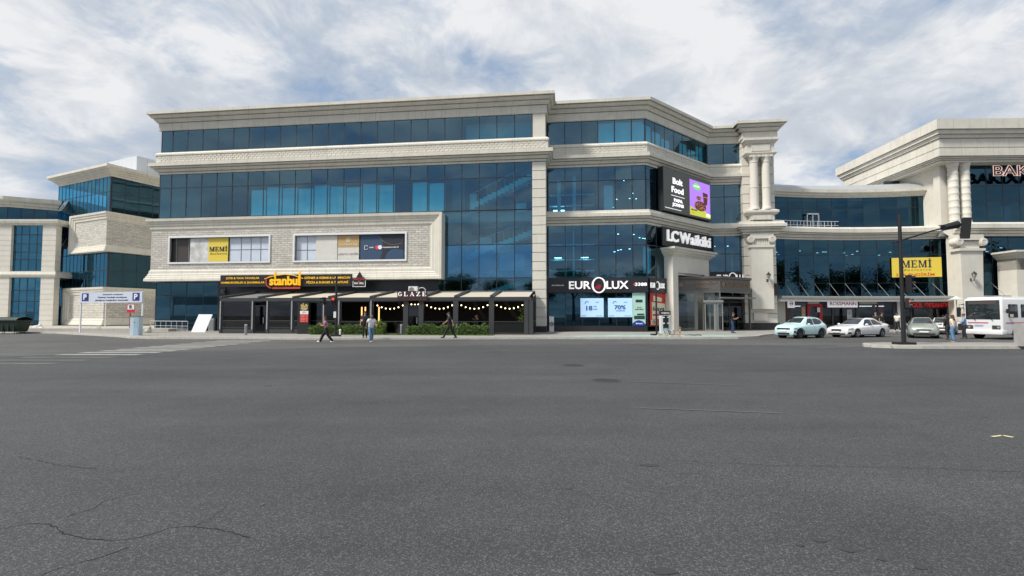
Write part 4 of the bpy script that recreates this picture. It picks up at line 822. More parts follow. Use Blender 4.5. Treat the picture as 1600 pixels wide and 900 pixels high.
# lighting showroom signs
MM = MA @ FM; MC = MA @ FC
def em(u): return SU(u, 4.5, MM, -.3)
es = sign('shop_name_sign', 'large white backlit shop name on the dark band left of the entrance', 'sign', MA @ frame(0, 2.2-.25))
e_ = lambda u: em(u)
g = MB(); g.text('EUR', e_(889), e_(923), 4.1, 4.83, 0, .08, bold=.02); g.text('LUX', e_(947.5), e_(982), 4.1, 4.83, 0, .08, bold=.02)
ring_plate(g, (e_(925)+e_(946.5))/2, 4.46, .66, .74, .17, .1, -.08, 0); g.build('lettering', WL, es)
g = MB(); g.text('eurolux.az', e_(862), e_(881), 4.42, 4.55, 0, .03, bold=.02); g.build('small_lettering', WP, es)
g = MB(); g.plate([(e_(935), 4.55), (e_(940), 4.4), (e_(937), 4.05), (e_(931), 4.1), (e_(930), 4.3), (e_(933), 4.4)], -.05, 0); g.build('red_bulb', mat('dark_red_flame', (.3, .01, .03), .5, emit=.1), es)
ns = sign('phone_number_sign', 'white short phone number with a small red mark on the dark band', 'sign', MA @ frame(0, 2.2-.25)); g = MB(); g.text('3388', e_(992), e_(1011), 4.36, 4.66, 0, .05, bold=.03); g.build('lettering', WL, ns)
g = MB(); g.plate(disc(e_(990.5), 4.5, .08, .08, 10), -.04, 0); g.build('red_mark', mat('red_mark', (.7, .02, .05), .5), ns)
def ec(u, z=4.5, y=-.3): return SU(u, z, MC, y)
es2 = sign('shop_name_sign', 'small white shop name on the angled dark band, beside the portal pillar', 'sign', MC @ frame(0, -.25)); g = MB()
g.text('EUR', ec(1017), ec(1024.5), 4.2, 4.68, 0, .05, bold=.02); g.text('LUX', ec(1031.5), ec(1039), 4.2, 4.68, 0, .05, bold=.02); ring_plate(g, ec(1028), 4.44, .3, .4, .09, .06, -.05, 0, 20); g.build('lettering', WL, es2)
MF = MA @ FF
def ef(u, z=5.0, y=-.3): return SU(u, z, MF, y)
es3 = sign('shop_name_sign', 'white shop name half hidden behind the bronze entrance fascia', 'sign', MF @ frame(0, -.3)); g = MB()
g.box(-2.6, 3.2, .05, .1, 4.4, 6.3); g.build('backing', mat('sign_band', (0, 0, 0)), es3); g = MB(); g.text('EUR', ef(1120), ef(1139), 5.35, 5.95, 0, .06, bold=.02); g.text('LUX', ef(1151), ef(1169), 5.35, 5.95, 0, .06, bold=.02); ring_plate(g, ef(1145), 5.66, .42, .52, .11, .08, -.06, 0, 24); g.build('lettering', WL, es3)
# LC Waikiki board
lc = sign('clothing_shop_sign', 'white clothing shop name on a black panel above the stone portal', 'sign', MC @ frame(0, -.35)); lx0, lx1 = ec(1036, 9, -.4), ec(1117, 9, -.4)
g = MB(); g.box(lx0, lx1, 0, .12, 8.3, 10.12); g.build('board', mat('sign_black', (0, 0, 0)), lc)
g = MB(); u0, u1 = ec(1043, 9, -.45), ec(1110.5, 9, -.45); g.text('LC', u0, u0+(u1-u0)*.24, 8.78, 9.88, 0, .14, bold=.03, space=.9); g.text('Waikiki', u0+(u1-u0)*.27, u1, 8.78, 9.88, 0, .14, bold=.02, space=1.1); g.build('lettering', WL, lc)
# LED screen
sc_ = sign('led_screen', 'big outdoor screen with white delivery lettering and a purple dessert picture', 'screen', MC @ frame(0, -.7)); sx0, sx1 = ec(1036, 13.5, -.7), ec(1110, 13.5, -.7)
g = MB(); g.box(sx0, sx1, 0, .55, 11.55, 15.75); g.build('cabinet', BLACK, sc_)
def EM(n, c, s=.55): return mat('screen_'+n, c, .5, emit=s)
g = MB(); g.box(sx0+.06, sx1-.06, -.02, 0, 11.6, 15.7); g.build('dark_ground', EM('dark', (.03, .037, .033), .7), sc_)
sw = sx1-sx0; g = MB(); g.text('Bolt\nFood', sx0+sw*.16, sx0+sw*.4, 13.5, 14.95, -.02, .02, bold=.03); g.box(sx0+sw*.15, sx0+sw*.42, -.04, -.02, 13.18, 13.22); g.text('PAPA\nJOHNS', sx0+sw*.17, sx0+sw*.4, 12.1, 12.95, -.02, .02, bold=.045)
g.box(sx0+sw*.03, sx0+sw*.35, -.04, -.02, 11.86, 11.9); g.build('lettering', EM('white', (.85, .85, .88), .8), sc_)
px0, px1, pz0, pz1 = sx0+sw*.53, sx0+sw*.985, 11.75, 15.35; pw, ph = px1-px0, pz1-pz0; PX = lambda t: px0+pw*t; PZ = lambda t: pz0+ph*t
g = MB(); g.box(px0, px1, -.04, -.02, pz0, pz1); g.build('purple_ground', EM('purple', (.42, .2, .78), .6), sc_)
g = MB(); g.plate([(PX(0), PZ(0)), (PX(1), PZ(0)), (PX(1), PZ(.12)), (PX(.6), PZ(.2)), (PX(.3), PZ(.17)), (PX(0), PZ(.24))], -.06, -.04); g.build('lime_ground', EM('lime', (.5, .55, .05), .6), sc_)
g = MB(); g.plate([(PX(.12), PZ(.84)), (PX(.3), PZ(.94)), (PX(.45), PZ(.88)), (PX(.52), PZ(.78)), (PX(.38), PZ(.74)), (PX(.16), PZ(.79))], -.06, -.04); g.build('green_splash', EM('green', (.15, .7, .1), .6), sc_)
g = MB(); g.plate(disc(PX(.5), PZ(.3), pw*.28, ph*.14, 24), -.07, -.05); g.plate([(PX(.62), PZ(.72)), (PX(.86), PZ(.7)), (PX(.82), PZ(.38)), (PX(.68), PZ(.36))], -.09, -.06); g.plate(disc(PX(.42), PZ(.52), pw*.11, ph*.06, 9), -.08, -.06); g.build('chocolate_dessert', EM('brown', (.1, .02, .015), .4), sc_)
g = MB()
for _ in range(46):
    t, r_ = random.random()*6.28, random.random()**.5; g.plate(disc(PX(.5+.26*r_*cos(t)), PZ(.3+.12*r_*sin(t)), random.uniform(.03, .08), random.uniform(.03, .06), 6), -.1, -.08)
for _ in range(16): g.plate(disc(PX(random.uniform(.32, .52)), PZ(random.uniform(.46, .58)), .06, .05, 5), -.1, -.08)
g.box(PX(.64), PX(.84), -.11, -.09, PZ(.58), PZ(.6)); g.build('pale_crumbs', EM('tan', (.5, .22, .12), .5), sc_)
g = MB(); g.text('BROWNIE', PX(.05), PX(.32), PZ(.13), PZ(.17), -.06, .02, bold=.03); g.build('dark_caption', EM('ink', (.04, .06, .01), .3), sc_); g = MB(); g.box(PX(.05), PX(.2), -.08, -.06, PZ(.04), PZ(.09)); g.build('orange_tag', EM('orange', (.8, .3, .02), .6), sc_)
g = MB(); g.box(PX(.78), PX(.97), -.08, -.06, PZ(.04), PZ(.12)); g.build('white_tag', EM('white', (0, 0, 0)), sc_); g = MB(); g.text('SWEET', PX(.2), PX(.46), PZ(.82), PZ(.86), -.07, .02, bold=.03); g.build('white_caption', EM('white', (0, 0, 0)), sc_)
# ground floor screens and posters of the showroom
LB = mat('lit_poster', (.38, .58, .85), .5, emit=.3, emcol=(.5, .72, 1)); INK = mat('blue_ink', (.05, .15, .35), .5)
for u0, u1, tx, lb in ((907, 943, '18', 'pale blue lit poster with a large 18, left of the pair'), (950, 988, '70%', 'pale blue lit poster with a large 70 percent, right of the pair')):
    o = sign('lit_poster', lb, 'poster', MA @ frame(0, 2.2-.05), 'pale blue lit posters in the showroom window'); a, b = SU(u0, 2.4, MM, -.05), SU(u1, 2.4, MM, -.05); w = b-a
    g = MB(); g.box(a, b, -.08, 0, 1.5, 3.25); g.build('board', LB, o); g = MB(); z = 2.2
    if tx == '18': g.text('18', a+w*.24, a+w*.52, 2.1, 2.55, -.08, .02, bold=.04); g.text('YCP', a+w*.55, a+w*.7, 2.42, 2.53, -.08, .02, bold=.03); g.text('aydır', a+w*.55, a+w*.74, 2.16, 2.3, -.08, .02, bold=.03)
    else: g.text('70%', a+w*.26, a+w*.72, 2.2, 2.6, -.08, .02, bold=.04); g.text('endirim', a+w*.33, a+w*.7, 2.04, 2.14, -.08, .02, bold=.03)
    g.build('lettering', mat('blue_ink', (0, 0, 0)), o); g = MB()
    for k in range(6): t = R(30+28*k); g.plate([(a+w*.28+.2*cos(t), 2.78+.2*sin(t)), (a+w*.28+.2*cos(t+.42), 2.78+.2*sin(t+.42)), (a+w*.28+.13*cos(t+.42), 2.78+.13*sin(t+.42)), (a+w*.28+.13*cos(t), 2.78+.13*sin(t))], -.1, -.08)
    g.box(a+w*.04, a+w*.24, -.1, -.08, 1.6, 1.64); g.box(a+w*.66, a+w*.94, -.1, -.08, 1.6, 1.63); g.box(a+w*.64, a+w*.8, -.1, -.08, 2.86, 2.9); g.build('emblem', mat('grey_blue_ink', (.12, .2, .33), .5), o)
o = sign('window_poster', 'tall mint green poster with a blue foot on the showroom window', 'poster', MA @ frame(0, 2.2-.06)); a, b = SU(988, 2.4, MM, -.05), SU(1016, 2.4, MM, -.05); b = min(b, 9.05); w = b-a
g = MB(); g.box(a, b, -.04, 0, .7, 3.75); g.build('board', mat('mint_print', (.45, .7, .6), .6, var=.15, vs=1), o)
g = MB(); g.box(a+w*.25, a+w*.78, -.05, -.04, 2.85, 3.1); g.text('Bu yeni\nnəsildir elektrik', a+w*.2, a+w*.86, 2.15, 2.45, -.04, .01, bold=.02); g.box(a+w*.12, a+w*.95, -.05, -.04, 1.3, 1.62); g.box(a+w*.35, a+w*.9, -.06, -.05, 1.68, 1.82); g.build('dark_print', mat('dark_teal_print', (.02, .05, .05), .5), o)
g = MB(); g.plate([(a, .7), (b, .7), (b, .85), (a+w*.75, 1.12), (a+w*.5, 1.22), (a+w*.25, 1.15), (a, .92)], -.06, -.045); g.build('blue_foot', mat('royal_blue', (.01, .03, .3), .5), o); g = MB(); g.text('Birbank', a+w*.25, a+w*.8, .85, .98, -.06, .01, bold=.03); g.build('white_print', WP, o)
o = sign('window_poster', 'tall red and cream instalment poster on the angled showroom window', 'poster', MC @ frame(0, -.06)); a, b = ec(1015.5, 2.4, -.06), ec(1039, 2.4, -.06); w = b-a
g = MB(); g.box(a, b, -.04, 0, .7, 3.75); g.build('board', mat('poster_red', (.55, .03, .02), .5), o); g = MB(); g.plate([(a+w*.1, 2.9), (a+w*.98, 2.75), (a+w*.98, 1.35), (a+w*.1, 1.3)], -.055, -.04); g.plate([(a+w*.2, 3.5), (a+w*.75, 3.3), (a+w*.75, 2.95), (a+w*.2, 3.0)], -.06, -.04); g.box(a+w*.05, a+w*.45, -.055, -.04, .8, 1.25); g.build('cream_print', mat('cream_board', (.7, .68, .5), .5), o)
g = MB(); g.text('6 aya', a+w*.14, a+w*.92, 1.95, 2.5, -.055, .01, bold=.02); g.text('0', a+w*.12, a+w*.3, .85, 1.2, -.055, .01, bold=.02); g.build('black_print', BLACK, o); g = MB(); g.box(a+w*.15, a+w*.85, -.065, -.055, 1.6, 1.78); g.build('red_strip', mat('poster_red', (0, 0, 0)), o)
# mall name on the vestibule fascia (bronze letters)
MV1 = MA @ F1; MV2 = MA @ F2; BRL = mat('bronze_letters', (.3, .2, .15), .4, .5)
o = sign('mall_name_sign', 'dull bronze mall name on the left face of the entrance fascia', 'sign', MV1 @ frame(0, -.07)); g = MB(); g.text('BAKIXANOV', 1.0, L1-.25, 4.7, 5.0, 0, .05, bold=.01); g.text('MALL', 1.9, 3.1, 4.3, 4.58, 0, .05, bold=.01); g.plate(disc(.55, 4.65, .22, .22, 8), -.05, 0); g.build('lettering', BRL, o)
o = sign('mall_name_sign', 'dull bronze mall name on the right face of the entrance fascia', 'sign', MV2 @ frame(0, -.07)); g = MB(); g.text('BAKIXANOV', .9, L2-.3, 4.45, 4.85, 0, .05, bold=.01); g.plate(disc(.45, 4.65, .22, .26, 8), -.05, 0); g.build('lettering', BRL, o)
# big outlined letters on the gate building, standing off the glass
o = sign('roof_letters', 'large pale pink outlined letters standing in front of the gate building glass', 'sign', GA @ frame(0, .9)); x = hx(1549, 16.3, .9)
def outlined(mb, body, x0, x1, z0, z1):
    mb.text(body, x0, x1, z0, z1, 0, .16, bold=.02)
g = MB(); outlined(g, 'BAKIXANOV', x, x+11.2, 15.9, 17.05); g.build('lettering', mat('letter_black', (.01, .01, .015), .4), o)
c = bpy.data.curves.new('t', 'FONT'); c.body = 'BAKIXANOV'; c.fill_mode = 'NONE'; c.bevel_depth = .02; c.resolution_u = 4; c.offset = .02
to = bpy.data.objects.new('t', c); COL.objects.link(to); dg = bpy.context.evaluated_depsgraph_get(); me = to.evaluated_get(dg).to_mesh(); vs = [v.co.copy() for v in me.vertices]; fs = [list(p.vertices) for p in me.polygons]
to.evaluated_get(dg).to_mesh_clear(); bpy.data.objects.remove(to)
ax, bx_ = min(v.x for v in vs), max(v.x for v in vs); ay, by = min(v.y for v in vs), max(v.y for v in vs)
g = MB(); g.pt(*[(x+(v.x-ax)/(bx_-ax)*11.2, -.18-v.z*1.3, 15.9+(v.y-ay)/(by-ay)*1.15) for v in vs]); g.f = fs; g.build('neon_outline', mat('pink_outline', (.75, .5, .45), .5, emit=.15), o)
# gallery signs
def onwall(u0, u1, dy=-.05): return gx(u0, 5, 0), gx(u1, 5, 0)
a, b = SU(1393.5, 6, GR, .75), SU(1469, 6, GR, .0)
ya_, yb2 = gy(a)-.12, gy(b)-.22; Lb_ = sqrt((b-a)**2+(yb2-ya_)**2)
memi(0, Lb_, 5.75, 7.85, GR @ frame(a, ya_, 0, atan2(yb2-ya_, b-a)), 'wide yellow banner on the curved glass wing, with a red discount line', True)
o = sign('drugstore_sign', 'long white shop sign with dark red letters under the canopy', 'sign', GR @ frame(0, .35)); a, b = SU(1293, 3, GR, .3), SU(1336, 3, GR, .6); g = MB(); g.box(a, b, -.12, 0, 2.5, 3.32); g.build('board', mat('lit_sign_white', (.75, .75, .78), .5, emit=.25), o)
g = MB(); g.text('ROSSMANN', a+.2, b-.15, 2.72, 3.08, -.12, .04, bold=.0); g.build('lettering', mat('dark_red_letters', (.3, .01, .04), .5), o)
o = sign('drugstore_emblem', 'small square white sign with a round dark red emblem', 'sign', GR @ frame(0, .2)); a, b = SU(1228.5, 3, GR, .4), SU(1239, 3, GR, .4); g = MB(); g.box(a, b, -.12, 0, 2.45, 3.3); g.build('board', mat('lit_sign_white', (0, 0, 0)), o)
g = MB(); ring_plate(g, (a+b)/2, 2.9, .2, .2, .05, .05, -.15, -.12, 16); g.box((a+b)/2-.13, (a+b)/2+.13, -.15, -.12, 2.86, 2.94); g.build('emblem', mat('dark_red_letters', (0, 0, 0)), o)
o = sign('flower_shop_sign', 'red glowing flower shop letters on a black board above the silver hatchback', 'sign', GR @ frame(0, .1)); a, b = SU(1422, 3, GR, 0), SU(1488, 3, GR, 0); g = MB(); g.box(a, b, -.1, 0, 2.4, 3.3); g.build('board', BLACK, o)
g = MB(); g.text('GÜL ƏFSANƏSİ', a+.15, b-.1, 2.5, 3.1, -.1, .06, bold=.02); g.build('lettering', mat('red_lit_letters', (.38, .015, .03), .5, emit=.12, emcol=(.8, .03, .05)), o)
g = MB(); g.box(a+.3, b+.8, -.35, -.25, 3.18, 3.24); g.build('warm_tube_light', mat('warm_tube', (1, .7, .3), .5, emit=2.5, emcol=(1, .65, .25)), o)
o = sign('wall_script_sign', 'small black curly script sign on the white wall above the blue shirted man', 'sign', GA @ frame(0, .55)); a = hx(1504, 2.6, .5); g = MB(); g.tube([(a+.1*k-.2, -.03, 2.1+.35*sin(k*.7)) for k in range(13)], .03, 5); g.tube([(a-.1, -.03, 2.7), (a+.4, -.03, 2.85), (a+1.0, -.03, 2.7)], .03, 5); g.build('script', BLACK, o)

# ================================================================ restaurant pavilion on the pavement
PV = MA @ frame(0, -5.6); pav = thing('restaurant_pavilion', 'long dark metal and glass terrace pavilion with beige awning roof', 'pavilion', PV)
px = lambda u, z=2: SU(u, z, PV, 0)
X0, X1 = -27.2, px(830); H = 2.86; DEP = 5.3
g = MB(); g.box(X0, X1, -.05, .25, H-.02, 3.12); g.box(X0, X1, DEP-.3, DEP, 3.5, 3.75)
posts = [345, 395, 418, 456.6, 506, 530, 580, 634, 658, 712, 768, 823, 829]
g.build('eaves_beam', CHAR, pav)
for u in posts:
    x = px(u); w = .09 if u < 600 else .2; g = MB(); g.box(x-w, x+w, -.04, .16, .15, H); g.build('post', CHAR, pav)
    if u < 600 and u not in (): g = MB(); g.box(x-.035, x+.035, -.075, -.04, .5, H); g.build('post_trim', ALU, pav)
BEI = mat('beige_awning', (.52, .47, .38), .85, var=.1)
for i, (u0, u1) in enumerate(((345, 405), (405, 459), (459, 515), (515, 580), (580, 630), (660, 712), (712, 768), (768, 829))):
    a, b = px(u0), px(u1); g = MB(); g.poly([(a+.15, .1, 3.1), (b-.15, .1, 3.1), (b-.15, DEP-.4, 3.74), (a+.15, DEP-.4, 3.74)]); g.build('awning_panel', BEI if i else mat('grey_awning', (.17, .17, .17), .8), pav)
    g = MB(); g.prism([(a-.12, -.08), (a+.12, -.08), (a+.12, DEP-.3), (a-.12, DEP-.3)], 0, .01); g.v = [(v[0], v[1], 3.1+(v[1]+.08)/DEP*.74+(.14 if v[2] > .005 else 0)) for v in g.v]; g.build('roof_rafter', CHAR, pav)
g = MB(); g.poly([(px(622), .1, 3.1), (px(668), .1, 3.1), (px(668), DEP-.4, 3.74), (px(622), DEP-.4, 3.74)]); g.box(X0, X1, DEP-.5, DEP-.1, 3.74, 3.84); g.build('roof_deck', mat('grey_awning', (0, 0, 0)), pav)
g = MB(); g.box(X0, X1, .3, DEP, .152, .17); g.build('deck_floor', mat('dark_floor', (.05, .045, .04), .6), pav)
bays = list(zip(posts[:-2], posts[1:-1]))+[]
for i, (u0, u1) in enumerate(bays):
    a, b = px(u0)+.12, px(u1)-.12
    if u0 in (395, 634):                                          # doorways
        d = thing('door', None, None); d.parent = pav; g = MB(); g.box(a, a+.07, 0, .08, .17, 2.5); g.box(b-.07, b, 0, .08, .17, 2.5); g.box(a, b, 0, .08, 2.43, 2.5); g.box(a, b, 0, .08, .17, .25); g.build('door_frame', BLACK, d)
        g = MB(); g.box(a+.07, b-.07, .03, .05, .25, 2.43); g.build('door_glass', SMOKE, d); g = MB(); g.tube([(b-.2, -.06, 1.0), (b-.2, -.06, 1.5)], .02, 6); g.build('handle', ALU, d); continue
    solid = u0 < 530
    g = MB(); g.box(a, b, .0, .08, .17, .24); g.box(a, b, .0, .08, 1.2 if solid else 1.15, 1.25 if solid else 1.19); g.box(a, b, .0, .08, 2.76, 2.84)
    if solid: g.box(a, b, .0, .06, .62, .66); g.box(a, b, .02, .05, .24, .5)
    g.box(a-.01, a+.05, .0, .08, .17, 2.84); g.box(b-.05, b+.01, .0, .08, .17, 2.84)
    fr_ = g.build('window_frame', CHAR, pav); g = MB(); g.box(a, b, .03, .045, .24, 1.2); g.build('lower_pane', glass('grey_lower_glass', (.14, .15, .15), (.5, .52, .5), .18), fr_)
    if solid and i != 99: g = MB(); g.box(a, b, .03, .045, 1.25, 2.76); g.build('upper_pane', SMOKE, fr_)
for xs_e, sgn in ((X0, 1), (X1, -1)):                             # end walls
    g = MB()
    for k in range(5): y = DEP*k/4; g.box(xs_e-.05, xs_e+.05, y-.04 if k else -.03, y+.04, .15, 2.9+.15*k)
    g.box(xs_e-.03, xs_e+.03, 0, DEP, 1.15, 1.2); g.box(xs_e-.04, xs_e+.04, 0, DEP, .17, .25); g.build('end_frame', CHAR, pav); g = MB(); g.box(xs_e-.01, xs_e+.01, .05, DEP-.05, .2, 2.9); g.build('end_glass', SMOKE, pav)
g = MB(); g.box(px(459)-.1, px(482), .1, .2, .17, 2.8); g.build('dark_infill_panel', BLACK, pav)
g = MB(); g.box(X0+.2, X1-.2, DEP-.25, DEP-.2, .17, 3.5); g.build('pavilion_back_wall', mat('dark_brown_back', (.03, .024, .02), .8), pav)
o = thing('kiosk_column', 'x', 'y') if 0 else None
# things inside: tables, chairs, lamps
def cafe_set(x, y, lb1, lb2, first=[None, None]):
    if first[0] is None:
        t = thing('cafe_table', lb1, 'table', PV @ frame(x, y, .17), 'cafe tables in the pavilion'); g = MB(); g.box(-.4, .4, -.4, .4, .71, .75); g.build('tabletop', mat('brown_wood', (.12, .06, .03), .5), t)
        g = MB(); g.tube([(0, 0, .02), (0, 0, .72)], .04); g.box(-.25, .25, -.25, .25, 0, .02); g.build('pedestal', BLACK, t); first[0] = t
        c_ = thing('cafe_chair', lb2, 'chair', PV @ frame(x+.75, y, .17), 'cafe chairs in the pavilion'); g = MB(); g.box(-.22, .22, -.22, .22, .42, .48); g.build('seat', mat('dark_leather', (.05, .03, .025), .5), c_); g = MB(); g.box(.19, .23, -.21, .21, .5, .9); g.build('backrest', mat('dark_leather', (0, 0, 0)), c_)
        for sx in (-.19, .19):
            for sy in (-.19, .19): g = MB(); g.tube([(sx, sy, 0), (sx, sy, .42)], .018, 6); g.build('leg', BLACK, c_)
        first[1] = c_
    else:
        t = copy_tree(first[0]); t.matrix_world = PV @ frame(x, y, .17); t['label'] = lb1; c_ = copy_tree(first[1]); c_.matrix_world = PV @ frame(x+.75, y, .17); c_['label'] = lb2
    c2 = copy_tree(first[1]); c2.matrix_world = PV @ frame(x-.75, y, .17, pi); c2['label'] = lb2.replace('right', 'left')
bpy.context.view_layer.update()
TL = ['bay nearest the white end trim', 'bay left of the red menu totem', 'bay with glowing wall strips', 'first string lit bay', 'bay left of the white lettered sign', 'bay right of the white lettered sign', 'bay of the walking man in black', 'bay with the seated diner', 'last bay by the cream pillar']
for (u, n) in zip((368, 437, 552, 590, 612, 680, 735, 750, 800), TL):
    cafe_set(px(u), 1.6, 'small brown cafe table behind glass, '+n, 'dark cafe chair right of the table, '+n)
    bpy.context.view_layer.update()
# glowing strips and pendants behind glass
for u in (539, 545, 556, 568): x = px(u); o = thing('wall_light_strip', {539: 'wide', 545: 'second', 556: 'third', 568: 'last'}[u]+' tall warm light strip inside the terrace, counted from the menu totem', 'wall lamp', PV @ frame(x, 3.2, 1.0)); g = MB(); g.box(-.05, .05, 0, .03, 0, 1.4); g.build('glow_strip', mat('amber_strip', (1, .5, .2), .5, emit=1.6, emcol=(1, .5, .18)), o); g = MB(); g.box(-.08, .08, .03, .06, -.05, 1.45); g.build('backplate', BLACK, o)
for k, (u, z) in enumerate(((436, 2.62), (441, 2.45), (434, 2.35), (444, 2.64), (440, 2.3))):
    o = thing('pendant_lamp', ['', 'second ', 'third ', 'fourth ', 'lowest '][k]+'small warm pendant bulb of the ceiling cluster, from the left' if k else 'first small warm pendant bulb of the ceiling cluster, from the left', 'lamp', PV @ frame(px(u), 2.0, z)); g = MB(); g.ball((0, 0, 0), .05, 8); g.build('bulb', BULB, o); g = MB(); g.tube([(0, 0, .05), (0, 0, 3.2-z)], .008, 4); g.build('cord', BLACK, o)
SLb = {580: 'left of the white lettered sign', 634: 'over the door under the white lettered sign', 658: 'just right of the doorway', 712: 'in the bay second from the cream pillar', 768: 'in the bay nearest the cream pillar'}
for u0, u1 in ((580, 634), (634, 658), (658, 712), (712, 768), (768, 823)):
    o = thing('string_lights', 'sagging string of warm bulbs '+SLb[u0], 'string lights', PV @ frame(px(u0)+.2, .35, 0), 'string lights in the pavilion bays'); L_ = px(u1)-px(u0)-.4; n = 7 if u1-u0 > 30 else 3
    P_ = [(L_*t/20, 0, 2.62-.38*(1-(2*t/20-1)**2)*(1 if n > 3 else .1)) for t in range(21)]; g = MB(); g.tube(P_, .008, 4); g.build('cable', BLACK, o)
    for k in range(n): t = (k+.5)/n; g = MB(); g.ball((L_*t, 0, 2.57-.38*(1-(2*t-1)**2)*(1 if n > 3 else .1)), .055, 8); g.build('bulb', BULB, o)
# name board of the cafe
o = sign('cafe_sign', 'brown board with white spaced serif letters over the pavilion doorway', 'sign', PV @ frame(0, -.12)); a, b = px(622), px(668.5); g = MB(); g.box(a, b, -.1, 0, 2.84, 3.62); g.build('board', mat('maroon_brown', (.05, .022, .02), .45), o); g = MB(); serif(g, 'GLAZE', a+.08, b-.08, 3.2, 3.54, -.1, .04, gap=.42); g.build('lettering', WL, o)
# door cluster, camera, ac unit on the pavilion roof
def ac_unit(M, lb, w=.8, h=.58, d=.3):
    o = thing('air_conditioner', lb, 'air conditioner', M); g = MB(); g.box(-w/2, w/2, -d/2, d/2, 0, h); g.build('casing', WHITE, o); g = MB(); g.lathe((-.12 if w > .5 else 0, -d/2-.01, h/2), [(.02, 0), (.1, -.01), (.1, 0), (.17, -.01), (.17, 0), (.22, -.01), (.22, 0)], 20, 'y'); g.build('fan_grille', GREY, o)
    g = MB(); g.lathe((-.12 if w > .5 else 0, -d/2-.004, h/2), [(0, 0), (.22, 0)], 20, 'y'); g.build('fan_opening', BLACK, o); return o
ac_unit(MA @ frame(SU(646, 4, MA, -2.5), -2.5, 3.6), 'white air conditioner box on the pavilion roof behind the brown sign')
o = thing('roof_duct', 'small grey round duct beside the rooftop air conditioner', 'duct', MA @ frame(SU(659, 4, MA, -2.5), -2.5, 3.75)); g = MB(); g.tube([(.35*cos(R(t)), 0, .32*sin(R(t))) for t in range(0, 181, 20)], .05, 6); g.build('hose', mat('pale_hose', (.5, .5, .48), .6), o)  # round duct made of one bent hose, no dish
o = thing('loudspeaker_horn', 'small round grey horn on the dark wall at the left end of the restaurant sign', 'loudspeaker', MA @ frame(SU(348.5, 4, MA, -.3), -.3, 3.95)); g = MB(); g.lathe((0, 0, 0), [(.03, .2), (.08, 0), (.16, -.1), (.17, -.1), (.1, .02)], 16, 'y'); g.build('horn', GREY, o)
o = ac_unit(MA @ frame(SU(862, 1.2, MA, 1.6), 1.6, .15), 'tall narrow white air conditioner standing beside the cream corner pillar', .42, 1.4, .4)
# ================================================================ hedges and plants
LEAF = [mat('leaf_%d' % i, c, .6, var=.3, vs=4) for i, c in enumerate([(.045, .09, .018), (.11, .19, .03), (.2, .29, .05)])]
def leaves(mb, n, fn, s0, s1, up=.5):
    for _ in range(n):
        p = Vector(fn()); s = random.uniform(s0, s1); a = Vector((random.gauss(0, 1), random.gauss(0, 1), random.gauss(0, 1)+up)).normalized(); b = a.orthogonal().normalized(); b.rotate(Matrix.Rotation(random.random()*6.28, 3, a)); c = a.cross(b)
        mb.poly([tuple(p-b*s), tuple(p+c*s*.45), tuple(p+b*s), tuple(p-c*s*.45)])
def hedge(u0, u1, h, lb, wild=0.0, mats=(0, 1, 1)):
    y = -6.75; M0 = MA @ frame(0, y); x0, x1 = SU(u0, .6, M0), SU(u1, .6, M0); L_ = x1-x0; o = thing('hedge', lb, 'hedge', MA @ frame((x0+x1)/2, y, .15), 'hedges before the pavilion')
    def top(x): return h*(.9+.12*sin(x*3.1+u0)+.07*sin(x*8.3))*(1 if abs(x) < L_/2-.25 else .8)
    def f():
        x = random.uniform(-L_/2, L_/2); t = top(x); k = random.random()
        if k < .45: return (x, random.uniform(-.35, .35), t+random.gauss(0, .03+wild))
        if k < .9: return (x, -.38+random.gauss(0, .05+wild*.6), random.uniform(.04, t))
        return (random.choice((-1, 1))*L_/2+random.gauss(0, .04), random.uniform(-.35, .35), random.uniform(.04, t))
    for j, m in enumerate(mats): g = MB(); leaves(g, int(L_*430), f, .03, .06); g.build('foliage', LEAF[m], o)
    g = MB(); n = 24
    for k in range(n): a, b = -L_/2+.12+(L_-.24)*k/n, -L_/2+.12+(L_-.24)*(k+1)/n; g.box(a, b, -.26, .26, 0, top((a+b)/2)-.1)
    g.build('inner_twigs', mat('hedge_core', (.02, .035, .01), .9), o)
hedge(486, 536, .82, 'low clipped green hedge left of the traffic signal pole, behind the walking woman')
hedge(539, 569, .85, 'low clipped green hedge just left of the two walking men')
hedge(572, 602, .95, 'loose bright green bush behind the man in the white shirt', .06, (1, 2, 2))
hedge(637, 708, .8, 'widest clipped hedge, under the brown sign and behind the man in black'); hedge(714, 763, .85, 'rightmost clipped hedge, nearest the cream pillar')
def grassf(): return (random.uniform(SU(537, .3, MA, -7.2), SU(770, .3, MA, -7.2)), random.uniform(-7.35, -6.2), .17+random.random()*.03)
g = MB(); g.box(SU(486, .3, MA, -7.2), SU(770, .3, MA, -7.2), -7.4, -6.2, .15, .17); o = g.build('flower_bed', mat('bed_soil', (.05, .07, .02), .95, var=.4, vs=6)); o.matrix_world = MA; tag(o, kind='structure')
g = MB(); leaves(g, 5200, grassf, .03, .06, .2); o = tag(g.build('grass', LEAF[1]), kind='stuff'); o.matrix_world = MA
o = thing('potted_plant', 'tall leafy plant in a pot behind the last pavilion bay by the cream pillar', 'plant', PV @ frame(px(817), .8, .17)); g = MB(); g.lathe((0, 0, 0), [(0, 0), (.16, 0), (.2, .4), (.17, .4), (.17, .34), (0, .34)], 14); g.build('pot', CHAR, o); g = MB()
leaves(g, 420, lambda: (random.gauss(0, .2), random.gauss(0, .2), random.uniform(.6, 2.1)), .06, .12); g.build('foliage', LEAF[1], o); g = MB(); g.tube([(0, 0, .3), (.05, 0, 1.2), (0, 0, 2)], .02, 5); g.build('stem', mat('stem', (.1, .07, .04), .9), o)

